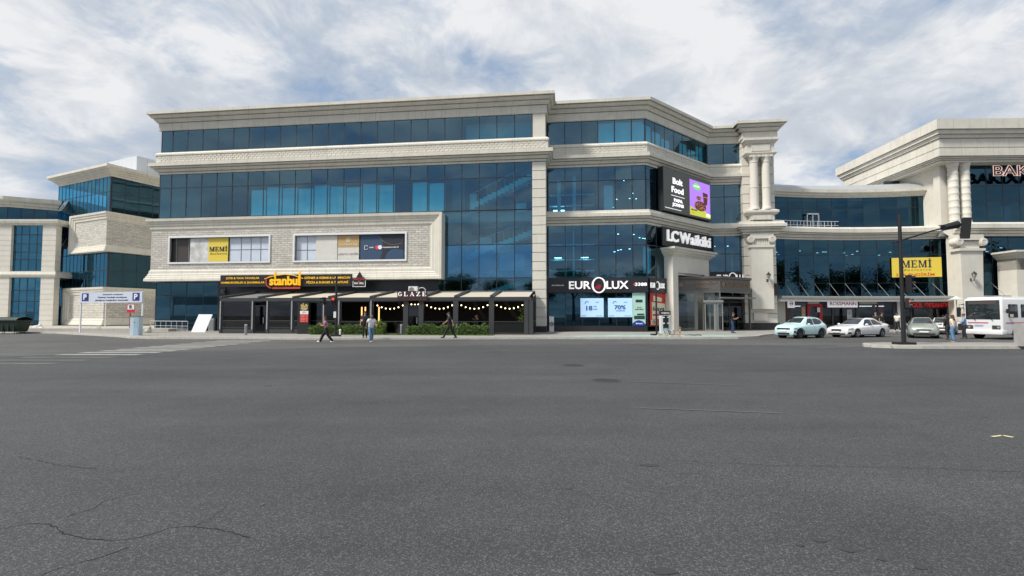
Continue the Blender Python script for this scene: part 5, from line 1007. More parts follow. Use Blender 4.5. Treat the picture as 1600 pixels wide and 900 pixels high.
# ================================================================ street furniture
# parking hoarding on posts
xh0, yh0 = Xu(124, 42.0, 3), 42.0; xh1, yh1 = Xu(222, 40.6, 3), 40.6; ah = atan2(yh1-yh0, xh1-xh0); Lh = sqrt((xh1-xh0)**2+(yh1-yh0)**2)
o = thing('parking_sign', 'wide pale parking notice board with two blue parking squares on white posts', 'sign', frame(xh0, yh0, .15, ah)); g = MB(); g.box(0, Lh, 0, .06, 2.62, 3.55); g.build('board', mat('pale_lilac_board', (.6, .64, .75), .5), o)
for x in (.0, Lh-.1): g = MB(); g.box(x, x+.1, .07, .17, 0, 3.6); g.build('post', WHITE, o)
BL = mat('parking_blue', (.01, .03, .22), .5)
for x in (.3, Lh-1.0):
    g = MB(); g.box(x, x+.72, -.02, 0, 2.78, 3.45); q = g.build('parking_square', BL, o); g = MB(); g.text('P', x+.18, x+.55, 2.88, 3.36, -.02, .02, bold=.03); g.build('letter', WP, q)
g = MB(); g.v = []; g.f = []
for tx_, a_, b_, c_, d_ in (('Dəyərli müştəri', .38, .7, 3.26, 3.38), ('Ödəniş Təsdiqlə əməliyyatı', .3, .76, 3.0, 3.16), ('alıcıların maşınları buraxılır', .26, .79, 2.74, 2.9)): g = MB(); g.text(tx_, Lh*a_, Lh*b_, c_, d_, 0, .015, bold=.01); g.build('notice_line', NAVY, o)
def upole(name, lb, u, v, vt, r, m=BLACK, base=None, z0=.15, col_name='pole'):
    x, y = G(u, v, z0); o = thing(name, lb, name.split('_')[-1], frame(x, y, z0)); h = Zv(vt, y)-z0; g = MB(); g.tube([(0, 0, 0), (0, 0, h)], [r*1.2, r*.9], 10); g.build(col_name, m, o)
    if base: g = MB(); g.box(-base, base, -base*.7, base*.7, 0, .12); g.build('base', base and m, o)
    return o, x, y, h
upole('flag_pole', 'thin white pole in front of the parking notice board', 164, 514.5, 456, .04, WHITE)
o, x, y, h = upole('no_parking_sign', 'red post with a white and red no parking plate beside the pale cabinet', 202.5, 517, 483, .045, mat('red_post', (.25, .01, .03), .5)); o['category'] = 'sign'
s = .75; g = MB(); g.box(-s/2+.1, s/2+.1, -.08, -.05, h-.35, h+.5); g.build('red_plate', mat('sign_red', (.6, .03, .06), .5), o); g = MB(); g.box(-s/2+.18, s/2+.06, -.1, -.08, h-.05, h+.44); g.build('white_plate', WP, o); g = MB(); g.text('P', .0, .2, h+.02, h+.38, -.1, .02, bold=.02); g.tube([(-.08, -.12, h+.36), (.28, -.12, h+.0)], .02, 5); g.build('symbol', BLACK, o)
x, y = G(212.5, 524, .15); o = thing('electrical_cabinet', 'tall pale blue and white cabinet on the kerb under the parking board', 'cabinet', frame(x, y, .15)); g = MB(); g.box(-.33, .33, -.2, .2, 0, 1.42); g.build('case', mat('pale_blue_cabinet', (.55, .64, .7), .5, var=.05), o); g = MB(); g.box(-.05, .27, -.215, -.2, .7, 1.35); g.box(-.06, .3, -.212, -.2, .05, .65); g.build('door', mat('cabinet_blue', (.35, .5, .62), .5), o); g = MB(); g.box(-.02, .02, -.235, -.215, .95, 1.05); g.box(-.36, .36, -.23, .23, 1.42, 1.46); g.build('cap', GREY, o)
# railing left of the board
ra, rb = G(235, 516.5, .15), G(293, 518, .15); L_ = sqrt((rb[0]-ra[0])**2+(rb[1]-ra[1])**2); o = thing('metal_railing', 'white tubular railing in front of the dark blue ground floor glass', 'railing', frame(ra[0], ra[1], .15, atan2(rb[1]-ra[1], rb[0]-ra[0]))); RW = mat('rail_white', (.6, .64, .68), .4)
g = MB(); g.tube([(0, 0, .95), (L_, 0, .95)], .03, 6); g.tube([(0, 0, .5), (L_, 0, .5)], .02, 6); g.tube([(0, 0, .12), (L_, 0, .12)], .02, 6); g.build('rail', RW, o)
for k in range(8): g = MB(); g.tube([(L_*k/7, 0, 0), (L_*k/7, 0, .95)], .022, 6); g.build('post', RW, o)
x, y = G(311, 519, .15); o = thing('white_board', 'plain white board leaning against the dark blue glass wall', 'board', frame(x, y, .15, -.05)); g = MB(); g.prism([(-.75, 0), (.55, 0), (.55, .06), (-.75, .06)], 0, 1.6); g.v = [(p[0]+p[2]*.2, p[1]+p[2]*.3, p[2]) for p in g.v]; g.build('panel', WHITE, o)
x, y = G(338, 517, .15); o = thing('grey_box', 'narrow pale grey box standing at the left end of the pavilion', 'cabinet', frame(x-.4, y, .15)); g = MB(); g.box(-.25, .25, -.2, .2, 0, 1.2); g.build('case', mat('pale_grey_box', (.4, .41, .4), .6), o); g = MB(); g.box(-.2, .2, -.22, -.2, .1, 1.1); g.build('door', GREY, o)
def rag(name, lb, ct, u, v, pts, m):
    x, y = G(u, v, .3); o = thing(name, lb, ct, frame(x, y, .15)); g = MB()
    for p, r, sq in pts: g.ball(p, r, 10, sq)
    g.v = [(a+random.uniform(-.03, .03), b+random.uniform(-.03, .03), max(0, c+random.uniform(-.03, .03))) for a, b, c in g.v]; g.build('sack' if 'bag' in name else 'stone', m, o, smooth=False)
rag('cement_bag', 'crumpled white bag lying on the step near the dark waste container', 'bag', 57, 514, [((0, 0, .25), .35, (1.2, .7, .8)), ((.45, 0, .2), .25, (1.1, .8, .9)), ((.3, 0, .45), .2, (.9, .7, 1.2))], mat('bag_white', (.7, .7, .68), .9))
rag('pale_stone', 'pale stone lump at the foot of the cream box, under the parking board', 'stone', 153, 515, [((0, 0, .2), .3, (1, .8, 1)), ((-.3, 0, .15), .2, (1, 1, 1))], mat('stone_pale', (.5, .47, .4), .9)); rag('pale_stone', 'pale stone lump beside the left end of the white railing', 'stone', 231, 517, [((0, 0, .15), .25, (1.3, .8, .8)), ((.15, 0, .4), .16, (.8, .8, 1.3))], mat('stone_pale', (0, 0, 0)))
# waste container
x, y = G(8, 522, .0); o = thing('waste_container', 'dark green metal waste container at the far left kerb', 'waste container', frame(x-.2, y+.6, 0)); GN = mat('container_green', (.012, .03, .02), .6, var=.3, vs=3)
g = MB(); a = g.pt((-1.2, -.5, .2), (1.05, -.5, .2), (1.05, .5, .2), (-1.2, .5, .2)); b = g.pt((-1.35, -.65, 1.15), (1.25, -.65, 1.15), (1.25, .65, 1.15), (-1.35, .65, 1.15))
for k in range(4): j = (k+1) % 4; g.f.append([a[k], a[j], b[j], b[k]])
g.f.append(a[::-1]); g.box(-1.4, 1.3, -.7, .7, 1.15, 1.22)
for k in range(5): g.box(-1.1+k*.5, -1.03+k*.5, -.62, -.5, .25, 1.15)
g.build('bin_body', GN, o); g = MB(); g.lathe((0, 0, 1.2), [(.72, -1.35), (.72, 1.25)], 10, 'x', 0, pi); g.v = [(p[0], p[1], 1.22+(p[2]-1.2)*.4) for p in g.v]; g.build('lid', GN, o)
for sx in (-1.0, .9):
    for sy in (-.4, .4): g = MB(); g.lathe((sx, sy, .1), [(.1, -.03), (.1, .03)], 12, 'y'); g.build('wheel', BLACK, o)
# menu totem
x = SU(474, 1.5, MA, -6.2); o = thing('menu_totem', 'black upright menu stand with food picture and red price list before the pavilion', 'menu stand', MA @ frame(x, -6.2, .15)); g = MB(); g.box(-.5, .45, 0, .3, 0, 2.55); g.build('cabinet', BLACK, o)
g = MB(); g.box(-.28, .42, -.02, 0, .95, 1.6); q = g.build('red_menu', mat('menu_red', (.6, .03, .03), .5), o); g = MB(); g.box(-.28, .42, -.02, 0, 1.61, 1.88); g.build('white_header', WP, o); g = MB()
for k in range(5): g.box(-.22, .1+.05*(k % 3), -.03, -.02, 1.02+.12*k, 1.05+.12*k); g.box(.25, .38, -.03, -.02, 1.02+.12*k, 1.05+.12*k)
g.text('MENYU', -.1, .25, 1.68, 1.78, -.02, .01); g.build('menu_print', mat('pale_print', (.7, .4, .35), .5), q)
g = MB()
for _ in range(70): t, r_ = random.random()*6.28, random.random()**.5; g.plate(disc(.07+.32*r_*cos(t), 2.2+.28*r_*sin(t), .06, .05, 6), -.04-random.random()*.02, 0)
g.build('food_picture', mat('food_gold', (.45, .35, .15), .6, var=.8, vs=9), o)
for u, v, lb in ((384, 523.5, 'small grey post left of the restaurant door'), (627, 523, 'small grey post between the hedges by the cafe door')):
    x, y = G(u, v, .15); o = thing('bollard', lb, 'bollard', frame(x, y, .15)); g = MB(); g.tube([(0, 0, 0), (0, 0, .75)], .1, 12); g.build('post', GREY, o); g = MB(); g.lathe((0, 0, .75), [(.11, -.02), (.11, .05), (0, .09)], 12); g.build('cap', ALU, o)
# signals
SIGR = mat('red_signal', (.9, .03, .02), .4, emit=1.5, emcol=(1, .06, .03)); LENS = mat('dark_lens', (.03, .03, .03), .2)
def head(parent, M, n=3, sc=1.0, lit=None, back=False):
    g = MB(M); w, h = .34*sc, .36*n*sc; g.box(-w/2, w/2, -.1*sc, .12*sc, 0, h); q = g.build('signal_head', BLACK, parent)
    for k in range(n):
        g = MB(M); g.lathe((0, -.1*sc, (k+.5)*.36*sc), [(.13*sc, 0), (.14*sc, -.22*sc)], 12, 'y', 0, pi); g.build('visor', BLACK, q)
        g = MB(M); g.lathe((0, -.115*sc, (k+.5)*.36*sc), [(0, 0), (.12*sc, 0)], 14, 'y'); g.build('lens', SIGR if lit == k else LENS, q)
    return q
o, x, y, h = upole('traffic_signal', 'black signal pole with two red pedestrian lamps in front of the pavilion', 524.5, 525.5, 429, .075, BLACK, .32); o['category'] = 'traffic signal'
hz = Zv(476, y)-.15; head(o, frame(-.22, -.1, hz, .5), 2, .75, 1); head(o, frame(-.95, .1, hz, -.7), 2, .75, None)
g = MB(); g.tube([(0, 0, hz+.3), (-.95, .1, hz+.35)], .03, 6); g.build('bracket', BLACK, o); g = MB(); g.box(-.14, .04, -.12, -.1, hz-.95, hz-.5); g.build('small_plate', WHITE, o)
x2, y2 = G(527, 524, .15); q = thing('white_bollard_cap', 'short white capped post at the foot of the pavilion signal pole', 'bollard', frame(x2+.25, y2-.1, .15)); g = MB(); g.tube([(0, 0, 0), (0, 0, .35)], .07, 8); g.ball((0, 0, .38), .1, 8); g.build('post', WHITE, q)
o, x, y, h = upole('lamp_post', 'thin black pole on the green painted bay beside the charging station', 1026, 524, 416, .06, BLACK, .4); o['category'] = 'post'
o, x, y, h = upole('mast_arm_signal', 'tall black mast arm traffic signal on the median island at the right', 1412.5, 538, 335, .09, BLACK, .42); o['category'] = 'traffic signal'
Ys = y; az = Zv(376, Ys)-.15; bz = Zv(347, Ys-.6)-.15; bxx = Xu(1505, Ys-.6, bz)-x
g = MB(); g.tube([(-.45, .05, az-.12), (0, 0, az), (bxx*.5, -.3, (az+bz)/2+.02), (bxx+.3, -.6, bz+.02)], [.035, .05, .04, .035], 8); g.build('mast_arm', BLACK, o)
head(o, frame(bxx+.1, -.55, bz-.85, pi*.86) @ Matrix.Rotation(-.1, 4, 'Y'), 3, 1.0); g = MB(); g.tube([(bxx-.95, -.5, bz-.28), (bxx-.2, -.5, bz-.1)], [.16, .2], 10); g.build('camera_housing', BLACK, o)
g = MB(); g.tube([(.5, -.1, az+.35), (1.6, -.25, az+.15), (bxx-.3, -.5, bz+.05)], .008, 4); g.build('stay_wire', BLACK, o)
hz = Zv(457, Ys)-.15; head(o, frame(.33, -.05, hz, 1.2), 3, .85); head(o, frame(.2, -.1, Zv(481, Ys)-.15, .6), 2, .7, 1); head(o, frame(.16, .15, Zv(513, Ys)-.15, 2.0), 2, .5)
x, y = G(1601, 541, .15); o = thing('concrete_block', 'tall grey concrete block on the median island at the right edge', 'bollard', frame(x+.35, y, .15)); g = MB(); g.box(-.5, .6, -.35, .35, 0, 1.08); g.build('block', mat('rough_concrete', (.33, .32, .31), .9, var=.25, vs=3, bump=.4), o); g = MB(); g.box(-.46, .56, -.31, .31, 1.08, 1.13); g.build('cap', mat('rough_concrete', (0, 0, 0)), o)
# charging station
x, y = G(1044.5, 524, .15); o = thing('charging_station', 'white and black car charging station with two hanging cables', 'charger', frame(x, y+.9, .15)); g = MB(); g.box(-.35, .38, -.2, .2, 0, 1.5); g.build('cabinet', mat('charger_white', (.66, .68, .7), .4), o)
g = MB(); g.box(-.38, .42, -.22, .22, 1.56, 1.86); q = g.build('header', BLACK, o); g = MB(); g.text('CHARGE', -.3, .33, 1.63, 1.76, -.22, .02, bold=.02); g.build('lettering', WP, q)
g = MB(); g.box(-.18, .24, -.24, -.2, .55, 1.48); g.build('front_panel', BLACK, o)
for sx in (-.13, .19):
    g = MB(); g.box(sx-.05, sx+.05, -.3, -.24, .85, .95); g.box(sx-.05, sx+.05, -.3, -.24, 1.32, 1.4); g.build('plug_holder', WP, o); g = MB(); g.tube([(sx, -.28, .9), (sx-.03, -.32, .4), (sx+.05, -.4, .05), (sx+.3, -.5, .03), (sx+.5, -.35, .2), (sx+.38, -.2, .35)], .025, 6); g.build('charging_cable', BLACK, o)
x, y = G(1062.5, 523, .15); o = thing('marker_post', 'short orange and white marker post beside the charging station', 'bollard', frame(x, y, .15)); g = MB(); g.lathe((0, 0, 0), [(.12, 0), (.12, .03), (.05, .05), (.05, .62), (0, .65)], 12); g.build('post', mat('orange_plastic', (.8, .25, .08), .5), o); g = MB(); g.lathe((0, 0, 0), [(.053, .3), (.053, .42)], 12); g.build('white_band', WP, o)
for u, v, w_, lb in ((1036, 525, .45, 'pale concrete wheel stop left of the charger'), (1055, 526, .4, 'pale concrete wheel stop right of the charger')):
    x, y = G(u, v, .15); o = thing('wheel_stop', lb, 'wheel stop', frame(x, y, .15)); g = MB(); g.plate([(-w_, 0), (w_, 0), (w_-.05, .12), (-w_+.05, .12)], -.08, .08); g.build('block', mat('stop_concrete', (.5, .48, .42), .9), o)
    for q in (-.25, .25): g = MB(); g.box(q-.06, q+.06, -.09, -.08, .03, .09); g.build('reflector', mat('amber', (.6, .3, .02), .4), o)
x, y = G(1082, 524.5, .15); o = thing('cable_on_ground', 'loose black cable lying on the pavement right of the orange marker post', 'cable', frame(x, y, .15)); g = MB(); g.tube([(-.5, .3, .04), (-.2, .1, .06), (.1, -.05, .04), (.4, -.1, .07), (.6, -.2, .04)], .04, 6); g.build('rubber_cable', BLACK, o)
x, y = G(1493, 520, 0); o = thing('patio_parasol', 'closed pale parasol on a thin pole before the flower shop', 'parasol', frame(Xu(1495, 42, 2), 42, .15)); g = MB(); g.tube([(0, 0, 0), (0, 0, 2.9)], .04, 8); g.build('pole', mat('pale_pole', (.6, .6, .58), .5), o); g = MB(); g.lathe((0, 0, 2.9), [(.6, 0), (.3, .15), (0, .35)], 8); g.build('canopy', mat('pale_canvas', (.55, .55, .52), .8), o)

# ================================================================ vehicles
def catmull(ks, n):
    out = []
    for i in range(len(ks)-1):
        p0, p1, p2, p3 = ks[max(0, i-1)], ks[i], ks[i+1], ks[min(len(ks)-1, i+2)]
        for k in range(n):
            t = k/n; r = []
            for a, b, c, d in zip(p0, p1, p2, p3):
                m1, m2 = (c-a)/2, (d-b)/2
                if abs(c-b) < 1e-6: m1 = m2 = 0
                r.append((2*t**3-3*t*t+1)*b+(t**3-2*t*t+t)*m1+(-2*t**3+3*t*t)*c+(t**3-t*t)*m2)
            r[0] = p1[0]+(p2[0]-p1[0])*t; out.append(tuple(r))
    out.append(tuple(ks[-1])); return out
class Car:
    """stations: x, z bottom, z belt, z top, half width low, half width belt, half width top. front at -x"""
    def __init__(s, ks): s.st = catmull(ks, 5)
    def sec(s, x):
        st = s.st; x = max(st[0][0], min(st[-1][0], x))
        for a, b in zip(st, st[1:]):
            if a[0] <= x <= b[0]: t = (x-a[0])/max(1e-9, b[0]-a[0]); return [p+(q-p)*t for p, q in zip(a, b)]
        return list(st[-1])
    def ring(s, q):
        x, zb, zl, zt, wb, wl_, wt = q; zm = zb+(zl-zb)*.5; up = zt-zl
        return [(0, zb), (wb*.85, zb), (wb, zb+.06), (wb+(wl_-wb)*.7+.02, zb+(zl-zb)*.3), (wl_+.02, zm+.02), (wl_+.008, zl-.1), (wl_-.02, zl-.01), (wl_-.05, zl+min(.015, up*.3)), (wt+(wl_-.05-wt)*.5, zl+up*.5), (wt, zt-up*.1-.005), (wt-.07, zt-.006), (wt*.55, zt+.012), (0, zt+.02)]
    def side(s, x, z):
        r = s.ring(s.sec(x))
        for a, b in zip(r[1:], r[2:]):
            if a[1] <= z <= b[1] and b[1] > a[1]: return a[0]+(b[0]-a[0])*(z-a[1])/(b[1]-a[1])
        return r[4][0]
    def body(s):
        g = MB(); R_ = []
        for q in s.st:
            h = s.ring(q); full = [(y, z) for y, z in h]+[(-y, z) for y, z in h[-2:0:-1]]; R_.append(g.pt(*[(q[0], y, z) for y, z in full]))
        n = len(R_[0])
        for a, b in zip(R_, R_[1:]):
            for k in range(n): g.f.append([a[k], a[(k+1) % n], b[(k+1) % n], b[k]])
        g.f.append(R_[0][::-1]); g.f.append(R_[-1]); return g
    def patch(s, x0, x1, z0, z1, sy, off=.008, n=5, zf=None):       # panel on the body side following its surface
        g = MB(); rows = []
        for i in range(n+1):
            x = x0+(x1-x0)*i/n; col_ = []
            for j in range(4):
                lo, hi = (zf(x) if zf else (z0, z1)); z = lo+(hi-lo)*j/3; col_.append((x, sy*(s.side(x, z)+off), z))
            rows.append(g.pt(*col_))
        for a, b in zip(rows, rows[1:]):
            for j in range(3): g.f.append([a[j], b[j], b[j+1], a[j+1]])
        return g
    def screen(s, x0, x1, off=.008, inset=.07, n=6):
        g = MB(); rows = []
        for i in range(n+1):
            x = x0+(x1-x0)*i/n; q = s.sec(x); r = s.ring(q); hw = r[10][0]-inset*.3
            # follow the glass surface: use full top line
            ps = []
            for t in (-1, -.55, 0, .55, 1): y = t*hw; z = q[3]+(.02-.008*abs(t)*2 if abs(t) < .9 else .0)+off; ps.append((x-off*1.2*(1 if x0 < x1 else -1), y, z))
            rows.append(g.pt(*ps))
        for a, b in zip(rows, rows[1:]):
            for j in range(4): g.f.append([a[j], a[j+1], b[j+1], b[j]])
        return g
CARGLASS = mat('car_glass', (.02, .028, .032), .04, spec=.8); TYRE = mat('tyre', (.018, .018, .018), .85); RIM = mat('alloy', (.5, .51, .52), .3, .7); TRIM = mat('black_trim', (.02, .02, .02), .6)
HL = mat('headlight_glass', (.3, .32, .35), .08, spec=.9); CHRM = mat('chrome', (.7, .7, .72), .15, 1.0)
def wheels(o, xf, xr, w, r, rim=RIM, spokes=5):
    for x in (xf, xr):
        for sy in (-1, 1):
            c = (x, sy*(w-.11), r); g = MB(); g.lathe(c, [(r*.62, -.1), (r*.93, -.1), (r, -.07), (r, .07), (r*.93, .1), (r*.62, .1)], 28, 'y'); wh = g.build('wheel', TYRE, o, smooth=True)
            g = MB(); yo = sy*.085; g.lathe((c[0], c[1]+yo, c[2]), [(r*.64, 0), (r*.6, sy*.012), (r*.56, 0), (r*.56, -sy*.04)], 24, 'y')
            for k in range(spokes):
                a = 2*pi*k/spokes+.3; d = Vector((cos(a), 0, sin(a))); n = Vector((-sin(a), 0, cos(a))); cc = Vector((c[0], c[1]+yo, c[2]))
                p = [cc+d*r*.08+n*r*.1, cc+d*r*.58+n*r*.07, cc+d*r*.58-n*r*.07, cc+d*r*.08-n*r*.1]; g.poly([tuple(v_) for v_ in p]); g.poly([tuple(v_+Vector((0, sy*.01, 0))) for v_ in p])
            g.lathe((c[0], c[1]+yo, c[2]), [(0, sy*.02), (r*.14, sy*.015), (r*.14, -sy*.02)], 12, 'y'); g.build('rim', rim, wh); g = MB(); g.lathe((c[0], c[1]+yo-sy*.05, c[2]), [(0, 0), (r*.6, 0)], 16, 'y'); g.build('brake_disc', mat('hub_dark', (.05, .05, .05), .5), wh)
def carbody(o, car, paint, arches, r, w):
    b = fixn(car.body().build('body', paint, o, smooth=True)); cut = MB()
    for x in arches:
        for sy in (-1, 1): cut.tube([(x, sy*(w-.27), r), (x, sy*(w+.3), r)], r*1.12, 28)
    co = fixn(cut.build('cut', TRIM, o)); bpy.context.view_layer.update(); md = b.modifiers.new('b', 'BOOLEAN'); md.object = co; md.operation = 'DIFFERENCE'; md.solver = 'EXACT'; bpy.context.view_layer.update()
    dg = bpy.context.evaluated_depsgraph_get(); me = bpy.data.meshes.new_from_object(b.evaluated_get(dg)); b.modifiers.clear(); b.data = me
    bpy.data.objects.remove(co); me.polygons.foreach_set('use_smooth', [True]*len(me.polygons)); me.set_sharp_from_angle(angle=R(34))
    for x in arches:
        for sy in (-1, 1):
            g = MB(); g.lathe((x, sy*(w-.2), r), [(r*1.12, -.14), (r*1.12, .12), (0, .12*0-sy*.14)], 20, 'y'); g.build('wheel_well', TRIM, o)
    return b
def mirror_(o, x, y, z, paint):
    for sy in (-1, 1): g = MB(); g.ball((x, sy*(y+.13), z), .11, 10, (.7, 1.05, .68)); g.build('wing_mirror', paint, o, smooth=True)
def handle(o, car, x, z, m):
    for sy in (-1, 1): g = car.patch(x, x+.2, z, z+.03, sy, .025, 2); g.build('door_handle', m, o)
def seams(o, car, lines):
    for sy in (-1, 1):
        for x, z0, z1 in lines: g = car.patch(x, x+.012, z0, z1, sy, .004, 1); g.build('door_seam', TRIM, o)
# --- pale turquoise small electric car
def small_car(M):
    o = thing('small_car', 'pale turquoise small high car parked in front of the shops, leftmost', 'car', M); P = mat('turquoise_paint', (.58, .79, .81), .3, coat=.6)
    c = Car([(-1.86, .34, .7, .74, .55, .6, .5), (-1.8, .24, .78, .86, .68, .72, .62), (-1.55, .2, .84, .96, .74, .78, .68), (-1.0, .19, .9, 1.06, .76, .8, .66), (-.82, .19, .92, 1.1, .76, .8, .64), (-.12, .19, .95, 1.5, .77, .8, .54), (.5, .19, .97, 1.55, .77, .8, .55), (1.2, .19, 1.0, 1.5, .77, .8, .54), (1.5, .2, 1.0, 1.38, .76, .8, .52), (1.78, .24, .98, 1.1, .72, .77, .58), (1.86, .34, .9, .96, .6, .66, .52)])
    carbody(o, c, P, (-1.15, 1.2), .33, .8); wheels(o, -1.15, 1.2, .8, .33, mat('dark_rim', (.08, .08, .085), .5), 6)
    c.screen(-.8, -.16).build('windscreen', CARGLASS, o, smooth=True); c.screen(1.72, 1.36, .01).build('rear_window', CARGLASS, o, smooth=True)
    for sy in (-1, 1):
        c.patch(-.42, .36, 0, 0, sy, .01, 6, lambda x: (.99, min(1.44, 1.02+(x+.42)*1.2))).build('side_window', CARGLASS, o, smooth=True); c.patch(.42, 1.35, 0, 0, sy, .01, 6, lambda x: (1.02+max(0, x-1.0)*.35, 1.44-max(0, x-.9)*.3)).build('side_window', CARGLASS, o, smooth=True)
        c.patch(-1.72, 1.7, .2, .3, sy, .012, 16).build('sill_cladding', TRIM, o)
        for xa in (-1.15, 1.2):
            g = MB(); 
            for k in range(12):
                a0, a1 = pi*k/12, pi*(k+1)/12; q = [(xa+rr*cos(a), .33+rr*sin(a)) for rr, a in ((.375, a0), (.375, a1), (.45, a1), (.45, a0))]; g.poly([(x, sy*(c.side(x, z)+.012), z) for x, z in q])
            g.build('arch_cladding', TRIM, o)
        c.patch(-1.76, -1.45, .68, .78, sy, .012, 4).build('headlight', HL, o); c.patch(1.66, 1.8, .9, 1.05, sy, .012, 3).build('tail_light', mat('tail_red', (.4, .01, .01), .2), o); c.patch(-1.78, -1.62, .42, .56, sy, .014, 3).build('fog_lamp', TRIM, o)
    g = MB(); g.box(-1.885, -1.80, -.5, .5, .66, .76); g.build('grille', TRIM, o); g = MB(); g.box(-1.9, -1.8, -.45, .45, .3, .42); g.build('lower_intake', TRIM, o); g = MB(); g.box(-1.9, -1.87, -.26, .26, .5, .6); g.build('number_plate', WP, o)
    for sy in (-1, 1): g = MB(); g.tube([(-.05, sy*.5, 1.55), (.1, sy*.52, 1.59), (1.0, sy*.52, 1.58), (1.15, sy*.5, 1.53)], .018, 6); g.build('roof_rail', TRIM, o)
    mirror_(o, -.42, .8, 1.02, P); handle(o, c, .2, .88, P); seams(o, c, [(-.52, .3, .95), (.38, .3, .98), (1.0, .6, .98)]); return o
def sedan(M, lb, dark_roof=True):
    o = thing('saloon_car', lb, 'car', M); P = mat('pearl_white_paint', (.78, .79, .8), .25, coat=.7)
    c = Car([(-2.42, .32, .6, .64, .55, .62, .5), (-2.36, .22, .66, .72, .74, .78, .68), (-2.05, .18, .7, .81, .84, .88, .74), (-1.3, .17, .78, .93, .87, .91, .72), (-1.0, .17, .81, .97, .87, .91, .7), (-.1, .17, .86, 1.42, .88, .91, .6), (.55, .17, .88, 1.47, .88, .91, .61), (1.1, .17, .91, 1.41, .88, .91, .57), (1.75, .18, .95, 1.1, .86, .9, .62), (2.15, .2, .96, 1.06, .82, .87, .68), (2.38, .26, .92, 1.0, .74, .8, .64), (2.43, .38, .86, .9, .6, .68, .54)])
    carbody(o, c, P, (-1.42, 1.38), .335, .91); wheels(o, -1.42, 1.38, .91, .335, RIM, 5)
    c.screen(-.98, -.14).build('windscreen', CARGLASS, o, smooth=True); c.screen(1.68, 1.14, .01).build('rear_window', CARGLASS, o, smooth=True)
    if dark_roof: c.screen(-.08, 1.08, .012).build('glass_roof', CARGLASS, o, smooth=True)
    for sy in (-1, 1):
        c.patch(-.62, .32, 0, 0, sy, .01, 6, lambda x: (.91, min(1.36, .95+(x+.62)*.92))).build('side_window', CARGLASS, o, smooth=True); c.patch(.38, 1.45, 0, 0, sy, .01, 6, lambda x: (.96, 1.35-max(0, x-.85)*.55)).build('side_window', CARGLASS, o, smooth=True)
        c.patch(-2.3, -1.85, 0, 0, sy, .012, 5, lambda x: (.56+(x+2.3)*.12, .68+(x+2.3)*.2)).build('headlight', HL, o); c.patch(2.05, 2.36, .74, .9, sy, .012, 4).build('tail_light', mat('tail_red', (0, 0, 0)), o); c.patch(-1.0, 1.0, .24, .27, sy, .012, 8).build('sill_chrome', CHRM, o); c.patch(-2.33, -2.08, .3, .42, sy, .013, 4).build('fog_lamp', TRIM, o)
    g = MB(); g.box(-2.45, -2.36, -.36, .36, .5, .63); g.build('grille', TRIM, o); g = MB(); g.box(-2.46, -2.38, -.62, .62, .25, .33); g.build('lower_intake', TRIM, o); g = MB(); g.box(-2.47, -2.44, -.26, .26, .38, .48); g.build('number_plate', WP, o)
    mirror_(o, -.62, .91, .98, P); handle(o, c, .1, .84, CHRM); handle(o, c, 1.05, .87, CHRM); seams(o, c, [(-.75, .28, .88), (.35, .28, .92), (1.2, .6, .94)]); return o
def hatch(M):
    o = thing('hatchback_car', 'silver green hatchback parked nose out between the mast arm pole and the walkers', 'car', M); P = mat('silver_green_paint', (.36, .4, .36), .3, .4, coat=.6)
    c = Car([(-2.2, .34, .62, .66, .5, .58, .46), (-2.14, .22, .68, .76, .7, .76, .64), (-1.85, .19, .76, .88, .8, .84, .72), (-1.2, .18, .86, 1.02, .83, .86, .7), (-.95, .18, .9, 1.1, .84, .86, .66), (-.1, .18, .94, 1.46, .84, .86, .54), (.35, .18, .95, 1.49, .84, .86, .55), (1.2, .18, .98, 1.38, .84, .86, .55), (1.9, .2, 1.0, 1.14, .8, .84, .6), (2.16, .26, .96, 1.02, .72, .78, .6), (2.22, .38, .86, .9, .6, .68, .5)])
    carbody(o, c, P, (-1.35, 1.3), .32, .86); wheels(o, -1.35, 1.3, .86, .32); c.screen(-1.0, -.14).build('windscreen', CARGLASS, o, smooth=True); c.screen(1.86, 1.24, .01).build('rear_window', CARGLASS, o, smooth=True)
    for sy in (-1, 1):
        c.patch(-.6, .3, 0, 0, sy, .01, 6, lambda x: (.98, min(1.4, 1.0+(x+.6)*.9))).build('side_window', CARGLASS, o, smooth=True); c.patch(.36, 1.4, 0, 0, sy, .01, 6, lambda x: (1.0, 1.4-max(0, x-.7)*.35)).build('side_window', CARGLASS, o, smooth=True)
        c.patch(-2.12, -1.72, 0, 0, sy, .012, 5, lambda x: (.58+(x+2.12)*.2, .7+(x+2.12)*.35)).build('headlight', HL, o); c.patch(1.95, 2.15, .7, 1.0, sy, .012, 4).build('tail_light', mat('tail_red', (0, 0, 0)), o)
    g = MB(); g.box(-2.24, -2.16, -.6, .6, .27, .38); g.build('lower_intake', TRIM, o); g = MB(); g.box(-2.24, -2.17, -.4, .4, .6, .64); g.build('grille', TRIM, o); g = MB(); g.box(-2.25, -2.22, -.26, .26, .44, .54); g.build('number_plate', WP, o)
    mirror_(o, -.6, .86, 1.02, P); handle(o, c, .1, .88, P); return o
def heading(x, y, dx, dy, z=0.0): return frame(x, y, z, atan2(-dy, -dx))   # the car's nose (-x) points along (dx, dy)
def place(near, phi, L_, w, fr):                                  # near front corner, yaw phi
    ux, uy = cos(phi), sin(phi); nx, ny = -sin(phi), cos(phi)
    return frame(near[0]+ux*L_/2+nx*w, near[1]+uy*L_/2+ny*w, 0, phi)
small_car(place((19.95, 33.6), R(24), 3.72, .8, 0)); sedan(place((24.75, 34.9), R(21), 4.86, .91, 0), 'white saloon car with dark glass roof parked behind the turquoise car')
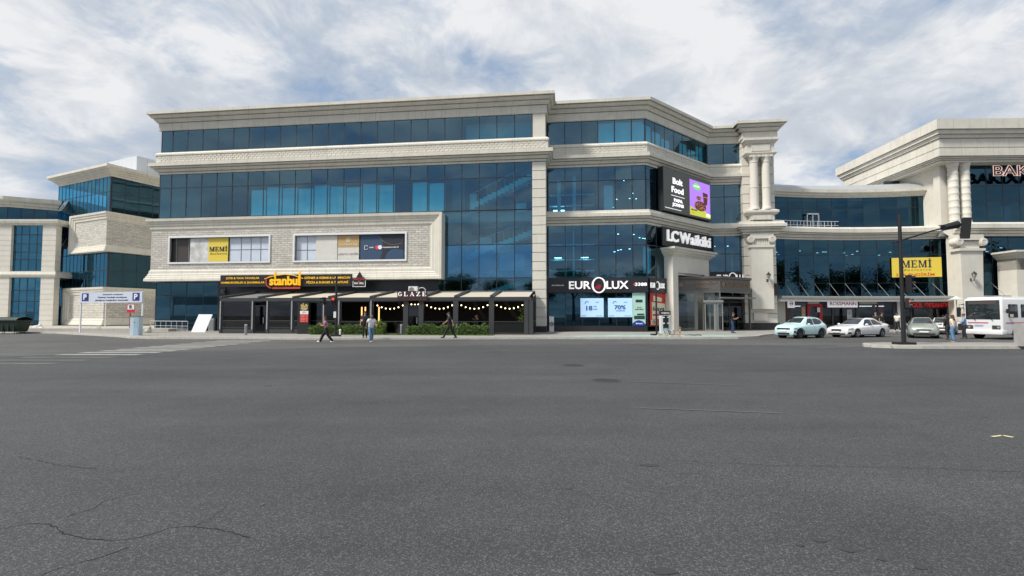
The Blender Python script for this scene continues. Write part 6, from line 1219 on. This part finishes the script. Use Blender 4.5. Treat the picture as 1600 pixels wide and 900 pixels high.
hatch(frame(31.0, 35.9, 0, R(52))); sedan(frame(38.7, 42.6, 0, R(46)), 'white saloon car mostly hidden behind the bus and the walkers')
# --- midibus
BD = Vector((.972, .235)); bus = thing('white_bus', 'white midibus with magenta stripes parked at the right edge', 'bus', frame(33.3, 32.2, 0, atan2(.235, .972))); BW = mat('bus_white', (.76, .77, .77), .35, coat=.4); PK = mat('magenta_stripe', (.5, .02, .1), .5)
def rbox(name, L0, L1, y0, y1, z0, z1, r, m, par, seg=3):
    bm = bmesh.new(); bmesh.ops.create_cube(bm, size=1, matrix=Matrix.Translation(((L0+L1)/2, (y0+y1)/2, (z0+z1)/2)) @ Matrix.Diagonal((L1-L0, y1-y0, z1-z0, 1))); bmesh.ops.bevel(bm, geom=bm.edges[:], offset=r, segments=seg, profile=.5, affect='EDGES'); me = bpy.data.meshes.new(name); bm.to_mesh(me); bm.free(); me.materials.append(m)
    me.polygons.foreach_set('use_smooth', [True]*len(me.polygons)); me.set_sharp_from_angle(angle=R(40)); o = bpy.data.objects.new(name, me); COL.objects.link(o); o.parent = par; return o
rbox('body', 0, 7.4, 0, 2.25, .35, 2.85, .12, BW, bus); rbox('roof', .15, 7.3, .1, 2.15, 2.8, 2.95, .07, BW, bus)
rbox('windscreen', -.03, .1, .12, 2.13, 1.38, 2.72, .04, CARGLASS, bus); g = MB(); g.box(-.045, -.03, .3, 1.9, 2.45, 2.66); g.build('destination_board', mat('dull_board', (.08, .06, .06), .5), bus)
g = MB(); g.box(-.02, 0, .8, 2.0, 1.12, 1.18); g.build('front_stripe', PK, bus)
g = MB(); g.box(.3, 7.3, -.012, 0, 1.12, 1.18); g.build('side_stripe', PK, bus); g = MB(); g.box(-.03, 0, 1.1, 1.6, .92, 1.02); q = g.build('route_plate', mat('lilac_plate', (.35, .38, .6), .5), bus); g = MB(); g.box(-.03, 0, 1.0, 1.45, .48, .6); g.build('number_plate', mat('grey_plate', (.4, .4, .42), .5), bus)
for y0, y1 in ((.12, .6), (1.7, 2.15)): rbox('headlight', -.03, .1, y0, y1, .7, .98, .03, mat('bus_lamp', (.06, .06, .06), .1, spec=.9), bus)
for y0, y1 in ((.16, .3), (1.85, 2.0)): g = MB(); g.lathe((-.035, (y0+y1)/2, .84), [(0, 0), (.07, 0), (.09, .02)], 14, 'x'); g.build('lamp_lens', HL, bus)
rbox('bumper', -.1, .4, -.02, 2.27, .33, .66, .06, BW, bus)
for x0 in (.55, 1.75, 3.0, 4.25, 5.5):
    w = .95 if x0 < 1 else 1.1; rbox('side_window', x0, x0+w, -.015, .1, 1.5, 2.45, .05, CARGLASS, bus)
g = MB(); g.box(.72, 1.02, -.025, -.015, 1.55, 1.75); g.build('window_card', mat('cream_card', (.7, .62, .4), .6), bus)
for x in (1.35, 5.3):
    for sy, yy in ((-1, .1), (1, 2.15)):
        g = MB(); g.lathe((x, yy, .4), [(.0, sy*.12), (.22, sy*.12), (.24, sy*.1), (.38, sy*.11), (.4, sy*.05), (.4, -.1)], 24, 'y'); wh = g.build('wheel', TYRE, bus); g = MB(); g.lathe((x, yy+sy*.13, .4), [(0, 0), (.2, 0)], 16, 'y'); g.build('rim', ALU, wh)
        g = MB(); g.lathe((x, -.006 if sy < 0 else 2.256, .4), [(0, 0), (.5, 0)], 24, 'y'); g.build('wheel_arch', TRIM, bus)
for y in (.5, 1.5): g = MB(); g.tube([(-.07, y, 1.3), (-.08, y+.3, 1.7)], .015, 5); g.build('wiper', BLACK, bus)
g = MB(); g.tube([(0, 2.2, 2.5), (-.25, 2.35, 2.45), (-.28, 2.36, 2.2)], .02, 6); g.box(-.34, -.24, 2.26, 2.48, 1.55, 2.25); g.build('wing_mirror', BLACK, bus); g = MB(); g.tube([(.3, 0, 1.95), (.25, -.12, 1.95)], .02, 5); g.box(.2, .3, -.24, -.1, 1.8, 2.1); g.build('wing_mirror', BLACK, bus)
# ================================================================ people
def skin_mesh(V, E_, rad, name, m, parent, sub=1, extra=None):
    me = bpy.data.meshes.new(name); me.from_pydata([tuple(v) for v in V], E_, []); o = bpy.data.objects.new(name, me); COL.objects.link(o)
    md = o.modifiers.new('s', 'SKIN'); md.use_smooth_shade = True
    for i, r_ in enumerate(rad):
        sv = me.skin_vertices[0].data[i]; sv.radius = (r_, r_) if isinstance(r_, (int, float)) else r_
        if i == 0: sv.use_root = True
    ms = o.modifiers.new('u', 'SUBSURF'); ms.levels = sub; ms.render_levels = sub
    bpy.context.view_layer.update(); dg = bpy.context.evaluated_depsgraph_get(); nm = bpy.data.meshes.new_from_object(o.evaluated_get(dg)); o.modifiers.clear(); o.data = nm
    if extra:
        bm = bmesh.new(); bm.from_mesh(nm); t = bpy.data.meshes.new('x'); t.from_pydata(extra.v, [], extra.f); bm.from_mesh(t); bm.to_mesh(nm); bm.free(); bpy.data.meshes.remove(t)
    nm.materials.clear(); nm.materials.append(m); nm.polygons.foreach_set('use_smooth', [True]*len(nm.polygons)); o.parent = parent; return o
SK = {'l': (.42, .25, .17), 'm': (.3, .17, .11)}
HAIR = {'black': (.012, .01, .009), 'brown': (.1, .045, .02), 'bald': (.2, .12, .08), 'grey': (.2, .19, .18)}
def person(lb, x, y, yaw, h=1.74, z=0.0, stride=0.0, lean=0.0, top=(.1, .1, .1), legs=(.02, .02, .02), shoes=(.6, .6, .6), hair='black', longhair=False, sleeves='short', arms=('down', 'down'), wide=1.0, loose=1.0, bag=False, phone=None):
    """faces local -y. stride in metres between the feet, arms: down | swing_f | swing_b | fold | phone | face"""
    o = thing('person', lb, 'person', frame(x, y, z, yaw)); k = h/1.75; f = wide
    hip = Vector((0, 0, .93)); sp = Vector((0, -.02-lean*.3, 1.12)); ch = Vector((0, -.03-lean*.8, 1.33)); nk = Vector((0, -.03-lean, 1.49)); hd0 = Vector((0, -.05-lean*1.1, 1.56)); hd1 = Vector((0, -.065-lean*1.2, 1.63)); hd2 = Vector((0, -.05-lean*1.2, 1.71))
    s = stride/2; drop = .93-sqrt(max(.1, .93**2-s*s)) if s else 0
    def leg(sx, fy):
        H_ = Vector((sx*.095, 0, .9)); A = Vector((sx*.1, fy, .09+(.05 if fy > .15 else 0))); K = (H_+A)/2; K.y -= .05+(.06 if fy > .1 else 0); K.z += .02
        return H_, K, A
    LL, RL_ = leg(-1, -s), leg(1, s)
    def arm(sx, mode):
        S = ch+Vector((sx*.175*f, .01, .1)); 
        if mode == 'swing_f': E1 = S+Vector((sx*.06, -.1, -.26)); W_ = E1+Vector((-sx*.02, -.2, -.13))
        elif mode == 'swing_b': E1 = S+Vector((sx*.07, .14, -.24)); W_ = E1+Vector((sx*.0, .06, -.23))
        elif mode == 'fold': E1 = S+Vector((sx*.09, -.05, -.27)); W_ = E1+Vector((-sx*.2, -.19, .03))
        elif mode == 'phone': E1 = S+Vector((sx*.08, -.08, -.26)); W_ = E1+Vector((-sx*.1, -.22, .1))
        elif mode == 'face': E1 = S+Vector((sx*.1, -.14, -.2)); W_ = E1+Vector((-sx*.12, -.12, .22))
        else: E1 = S+Vector((sx*.07, .02, -.28)); W_ = E1+Vector((sx*.02, -.05, -.24))
        return S, E1, W_
    AL, AR = arm(-1, arms[0]), arm(1, arms[1]); pel = Vector((0, 0, .95))
    D = Vector((0, 0, -drop))
    V = [pel, sp, ch, nk, hd0, hd1, hd2]; E_ = [(i, i+1) for i in range(6)]; rad = [(.14*f, .11), (.125*f, .1), (.14*f, .105), .055, .066, .088, .074]
    for A in (AL, AR): b = len(V); V += list(A); E_ += [(2, b), (b, b+1), (b+1, b+2)]; rad += [.062, .043, .03]
    for Lg in (LL, RL_): b = len(V); V += list(Lg); E_ += [(0, b), (b, b+1), (b+1, b+2)]; rad += [.095, .06, .042]
    ex = MB()
    for A, sx in ((AL, -1), (AR, 1)):                             # palm, four fingers and a thumb, slightly curled
        d = (A[2]-A[1]).normalized(); u = d.orthogonal().normalized(); u = Vector((0, 1, 0)).cross(d).normalized() if abs(d.y) < .9 else Vector((1, 0, 0)); w_ = d.cross(u)
        c = A[2]+D; ex.tube([tuple(c-d*.02), tuple(c+d*.04), tuple(c+d*.09)], [.026, .036, .034], 8)
        for q, ln in ((-1.5, .06), (-.5, .075), (.5, .07), (1.5, .055)): p = c+d*.085+w_*q*.018; ex.tube([tuple(p), tuple(p+d*ln*.6+u*.012*sx), tuple(p+d*ln+u*.035*sx)], [.0095, .009, .007], 5)
        p = c+d*.03+w_*.032; ex.tube([tuple(p), tuple(p+d*.03+w_*.025), tuple(p+d*.06+w_*.022)], [.011, .01, .008], 5)
    hc = hd1+D; ex.tube([tuple(hc+Vector((0, -.08, .03))), tuple(hc+Vector((0, -.115, -.012))), tuple(hc+Vector((0, -.09, -.025)))], [.008, .016, .012], 6)
    for sx in (-1, 1): ex.ball(tuple(hc+Vector((sx*.083, .01, 0))), .024, 8, (.4, .7, 1.3))
    body = skin_mesh([(v+D) for v in V], E_, rad, 'body', mat('skin_%s' % ('m' if top[0] > .5 else 'l'), SK['m' if top[0] > .5 else 'l'], .6), o, 1, ex)
    g = MB()
    for sx in (-1, 1): g.ball(tuple(hc+Vector((sx*.031, -.08, .012))), .008, 6)
    g.box(hc.x-.025, hc.x+.025, hc.y-.094, hc.y-.084, hc.z-.055, hc.z-.047); g.build('facial_features', mat('dark_brown_feature', (.04, .02, .015), .4), body)
    tm = mat('cloth_%02d%02d%02d' % tuple(int(c*99) for c in top), top, .85, bump=.3, bs=25); lm = mat('cloth_%02d%02d%02d' % tuple(int(c*99) for c in legs), legs, .85, bump=.3, bs=25)
    V = [sp+Vector((0, .01, -.27)), sp, ch, nk+Vector((0, .01, -.045))]; E_ = [(0, 1), (1, 2), (2, 3)]; rad = [(.2*f, .15), (.178*f, .14), (.19*f, .14), .08]
    for A in (AL, AR):
        b = len(V); mid = A[0].lerp(A[1], .75); V += [A[0], mid]; E_ += [(2, b), (b, b+1)]; rad += [.088, .07]
        if sleeves == 'long': V += [A[1].lerp(A[2], .1), A[1].lerp(A[2], .88)]; E_ += [(b+1, b+2), (b+2, b+3)]; rad += [.055, .042]
    skin_mesh([v+D for v in V], E_, rad, 'shirt', tm, o)
    V = [pel+Vector((0, 0, .16)), pel]; E_ = [(0, 1)]; rad = [(.16*f, .12), (.18*f, .14)]
    for Lg in (LL, RL_): b = len(V); V += [Lg[0], Lg[1], Lg[2]+Vector((0, 0, .0))]; E_ += [(1, b), (b, b+1), (b+1, b+2)]; rad += [.105*loose, .075*loose, .06*loose]
    skin_mesh([v+D for v in V], E_, rad, 'trousers', lm, o)
    for Lg in (LL, RL_): a = Lg[2]+D; g = MB(); zb = max(.035, a.z-.055); g.ball((a.x, a.y-.06, zb), .13, 10, (.42, 1.05, .45)); g.v = [(p[0], p[1], max(p[2], zb-.035)) for p in g.v]; g.build('shoe', mat('shoe_%02d' % int(shoes[0]*99), shoes, .6), o, smooth=True)
    g = MB(); hm = mat('hair_'+hair, HAIR[hair], .7)
    if hair == 'bald': g.ball(tuple(hc+Vector((0, .02, .02))), .098, 12, (.92, 1.0, .75))
    else: g.ball(tuple(hc+Vector((0, .03, .055))), .1, 14, (.93, 1.03, .88))
    if longhair:
        g.ball(tuple(hc+Vector((0, .07, -.08))), .1, 12, (1.0, .7, 2.2)); g.ball(tuple(hc+Vector((0, .1, -.2))), .09, 12, (1.2, .6, 1.8))
    g.build('hair', hm, o, smooth=True)
    if k != 1: o.scale = (k, k, k)
    if phone: A = AL if phone < 0 else AR; return o, A[2]+D
    return o
def P2(u, v, z=0.0): return G(u, v, z)
x, y = P2(510, 534.5); r_ = person('woman in pink patterned top and wide black trousers striding left along the road edge', x, y, R(-78), 1.68, 0, .85, .06, (.42, .2, .26), (.012, .012, .014), (.75, .75, .75), 'brown', True, 'short', ('phone', 'fold'), .88, 1.35)
x, y = P2(579.5, 534.5); person('older balding man in white shirt and blue jeans walking in the road edge', x, y, R(35), 1.72, 0, .3, .05, (.72, .73, .76), (.12, .22, .36), (.3, .28, .26), 'bald', False, 'short', ('swing_b', 'swing_f'), 1.1, 1.1)
x, y = P2(570, 528, .15); person('man in dark navy shirt and black trousers on the pavement behind the white shirted man', x, y, R(20), 1.8, .15, .25, 0, (.03, .03, .05), (.012, .012, .014), (.05, .05, .05), 'black', False, 'short', ('down', 'down'), 1.1)
x, y = P2(703, 528, .15); person('man all in black walking left past the widest hedge', x, y, R(-70), 1.82, .15, .8, .03, (.015, .015, .018), (.014, .014, .017), (.03, .03, .03), 'black', False, 'short', ('swing_f', 'swing_b'))
pv = PV @ Vector((px(743), 1.0, .17)); person('person in black cap and top inside the pavilion looking down at a phone', pv.x, pv.y, R(-50), 1.62, .17, 0, .05, (.03, .02, .02), (.02, .02, .02), (.05, .05, .05), 'black', False, 'short', ('phone', 'face'), .9)
x, y = P2(1144.5, 520.5, .15); person('man in black shirt and blue jeans standing at the corner entrance looking at his hands', x, y, R(70), 1.74, .15, .12, .04, (.02, .015, .015), (.02, .05, .14), (.03, .03, .03), 'brown', False, 'short', ('phone', 'fold'), 1.05)
x = Xu(1368.5, 42, 1.5); person('person in dark top behind the white saloon car, left of the couple', x, 42, R(160), 1.74, .15, 0, 0, (.03, .03, .035), (.02, .02, .02), (.05,)*3, 'grey', False, 'short', ('fold', 'fold'))
x = Xu(1377, 41.5, 1.5); person('man in black shirt and pale trousers behind the white saloon car, right of the couple', x, 41.5, R(20), 1.76, .15, 0, 0, (.02, .02, .022), (.6, .6, .6), (.05,)*3, 'black', False, 'short', ('down', 'down'), 1.12)
x, y = Xu(1402, 44.5, 1.5), 44.5; person('person in white shirt and black trousers walking behind the mast arm pole', x, y, R(-60), 1.8, .15, .55, .03, (.65, .64, .58), (.012, .012, .014), (.7, .7, .7), 'black', False, 'short', ('swing_b', 'swing_f'))
x, y = P2(1490.5, 535, .0); person('woman with long light brown hair, cream blouse and blue jeans seen from behind', x, y, R(195), 1.7, 0, .15, 0, (.62, .55, .44), (.1, .24, .42), (.25, .2, .18), 'brown', True, 'long', ('down', 'swing_b'), .92, 1.15)
x, y = P2(1481.5, 531, .0); person('person in black beside the cream bloused woman', x, y, R(185), 1.72, 0, .2, 0, (.02, .02, .02), (.02, .022, .03), (.04,)*3, 'black', True, 'long', ('down', 'down'), .9)
x, y = P2(1508, 530, .0); person('man in light blue shirt and dark trousers standing by the bus door', x, y, R(225), 1.78, 0, .15, 0, (.2, .32, .52), (.02, .02, .03), (.03,)*3, 'brown', False, 'long', ('down', 'fold'))
x, y = P2(1474, 521, .0); person('person in dark clothes walking away between the hatchback and the women', x, y, R(120), 1.72, 0, .6, .05, (.08, .03, .04), (.02, .02, .02), (.04,)*3, 'black', False, 'long', ('swing_b', 'swing_f'))

# ================================================================ trees across the road (seen in the glass)
def tree_proto(lb):
    o = thing('street_tree', lb, 'tree', frame(0, -25)); g = MB(); g.tube([(0, 0, 0), (.1, 0, 2.2), (-.05, .1, 4.5), (.1, .1, 7)], [.28, .22, .16, .06], 8)
    cl = []
    for k in range(9):
        a = k*2.4; e = Vector((cos(a)*random.uniform(1.2, 2.8), sin(a)*random.uniform(1.2, 2.8), random.uniform(4.5, 9))); g.tube([(0, 0, 3+k*.35), tuple(e*.5+Vector((0, 0, 2.2))), tuple(e)], [.1, .06, .02], 5); cl.append(e)
    g.build('trunk', mat('bark', (.09, .07, .05), .9), o); g = MB()
    def f():
        c = random.choice(cl); v = Vector((random.gauss(0, 1), random.gauss(0, 1), random.gauss(0, .8))); return tuple(c+v*.75)
    leaves(g, 5200, f, .12, .24); g.build('crown', LEAF[0], o); return o
tp_ = tree_proto('broad dark green street tree across the road'); bpy.context.view_layer.update()
spots = [(-52, -14, 1.0), (-44, -20, 1.2), (-36, -16, .95), (-28, -22, 1.1), (-20, -26, 1.0), (-9, -24, .9), (-1, -27, 1.25), (7, -22, 1.0), (14, -26, 1.15), (22, -21, 1.05), (30, -25, 1.2), (39, -20, 1.0), (48, -16, 1.15), (56, -8, 1.05), (62, 2, 1.1), (66, 12, 1.0), (-60, -6, 1.1), (70, 24, 1.2)]
for i, (x, y, s) in enumerate(spots):
    t = tp_ if i == 0 else copy_tree(tp_); t.matrix_world = frame(x, y, 0, i*1.3); t.scale = (s*1.2, s*1.2, s*1.15); t['group'] = 'street trees across the road'
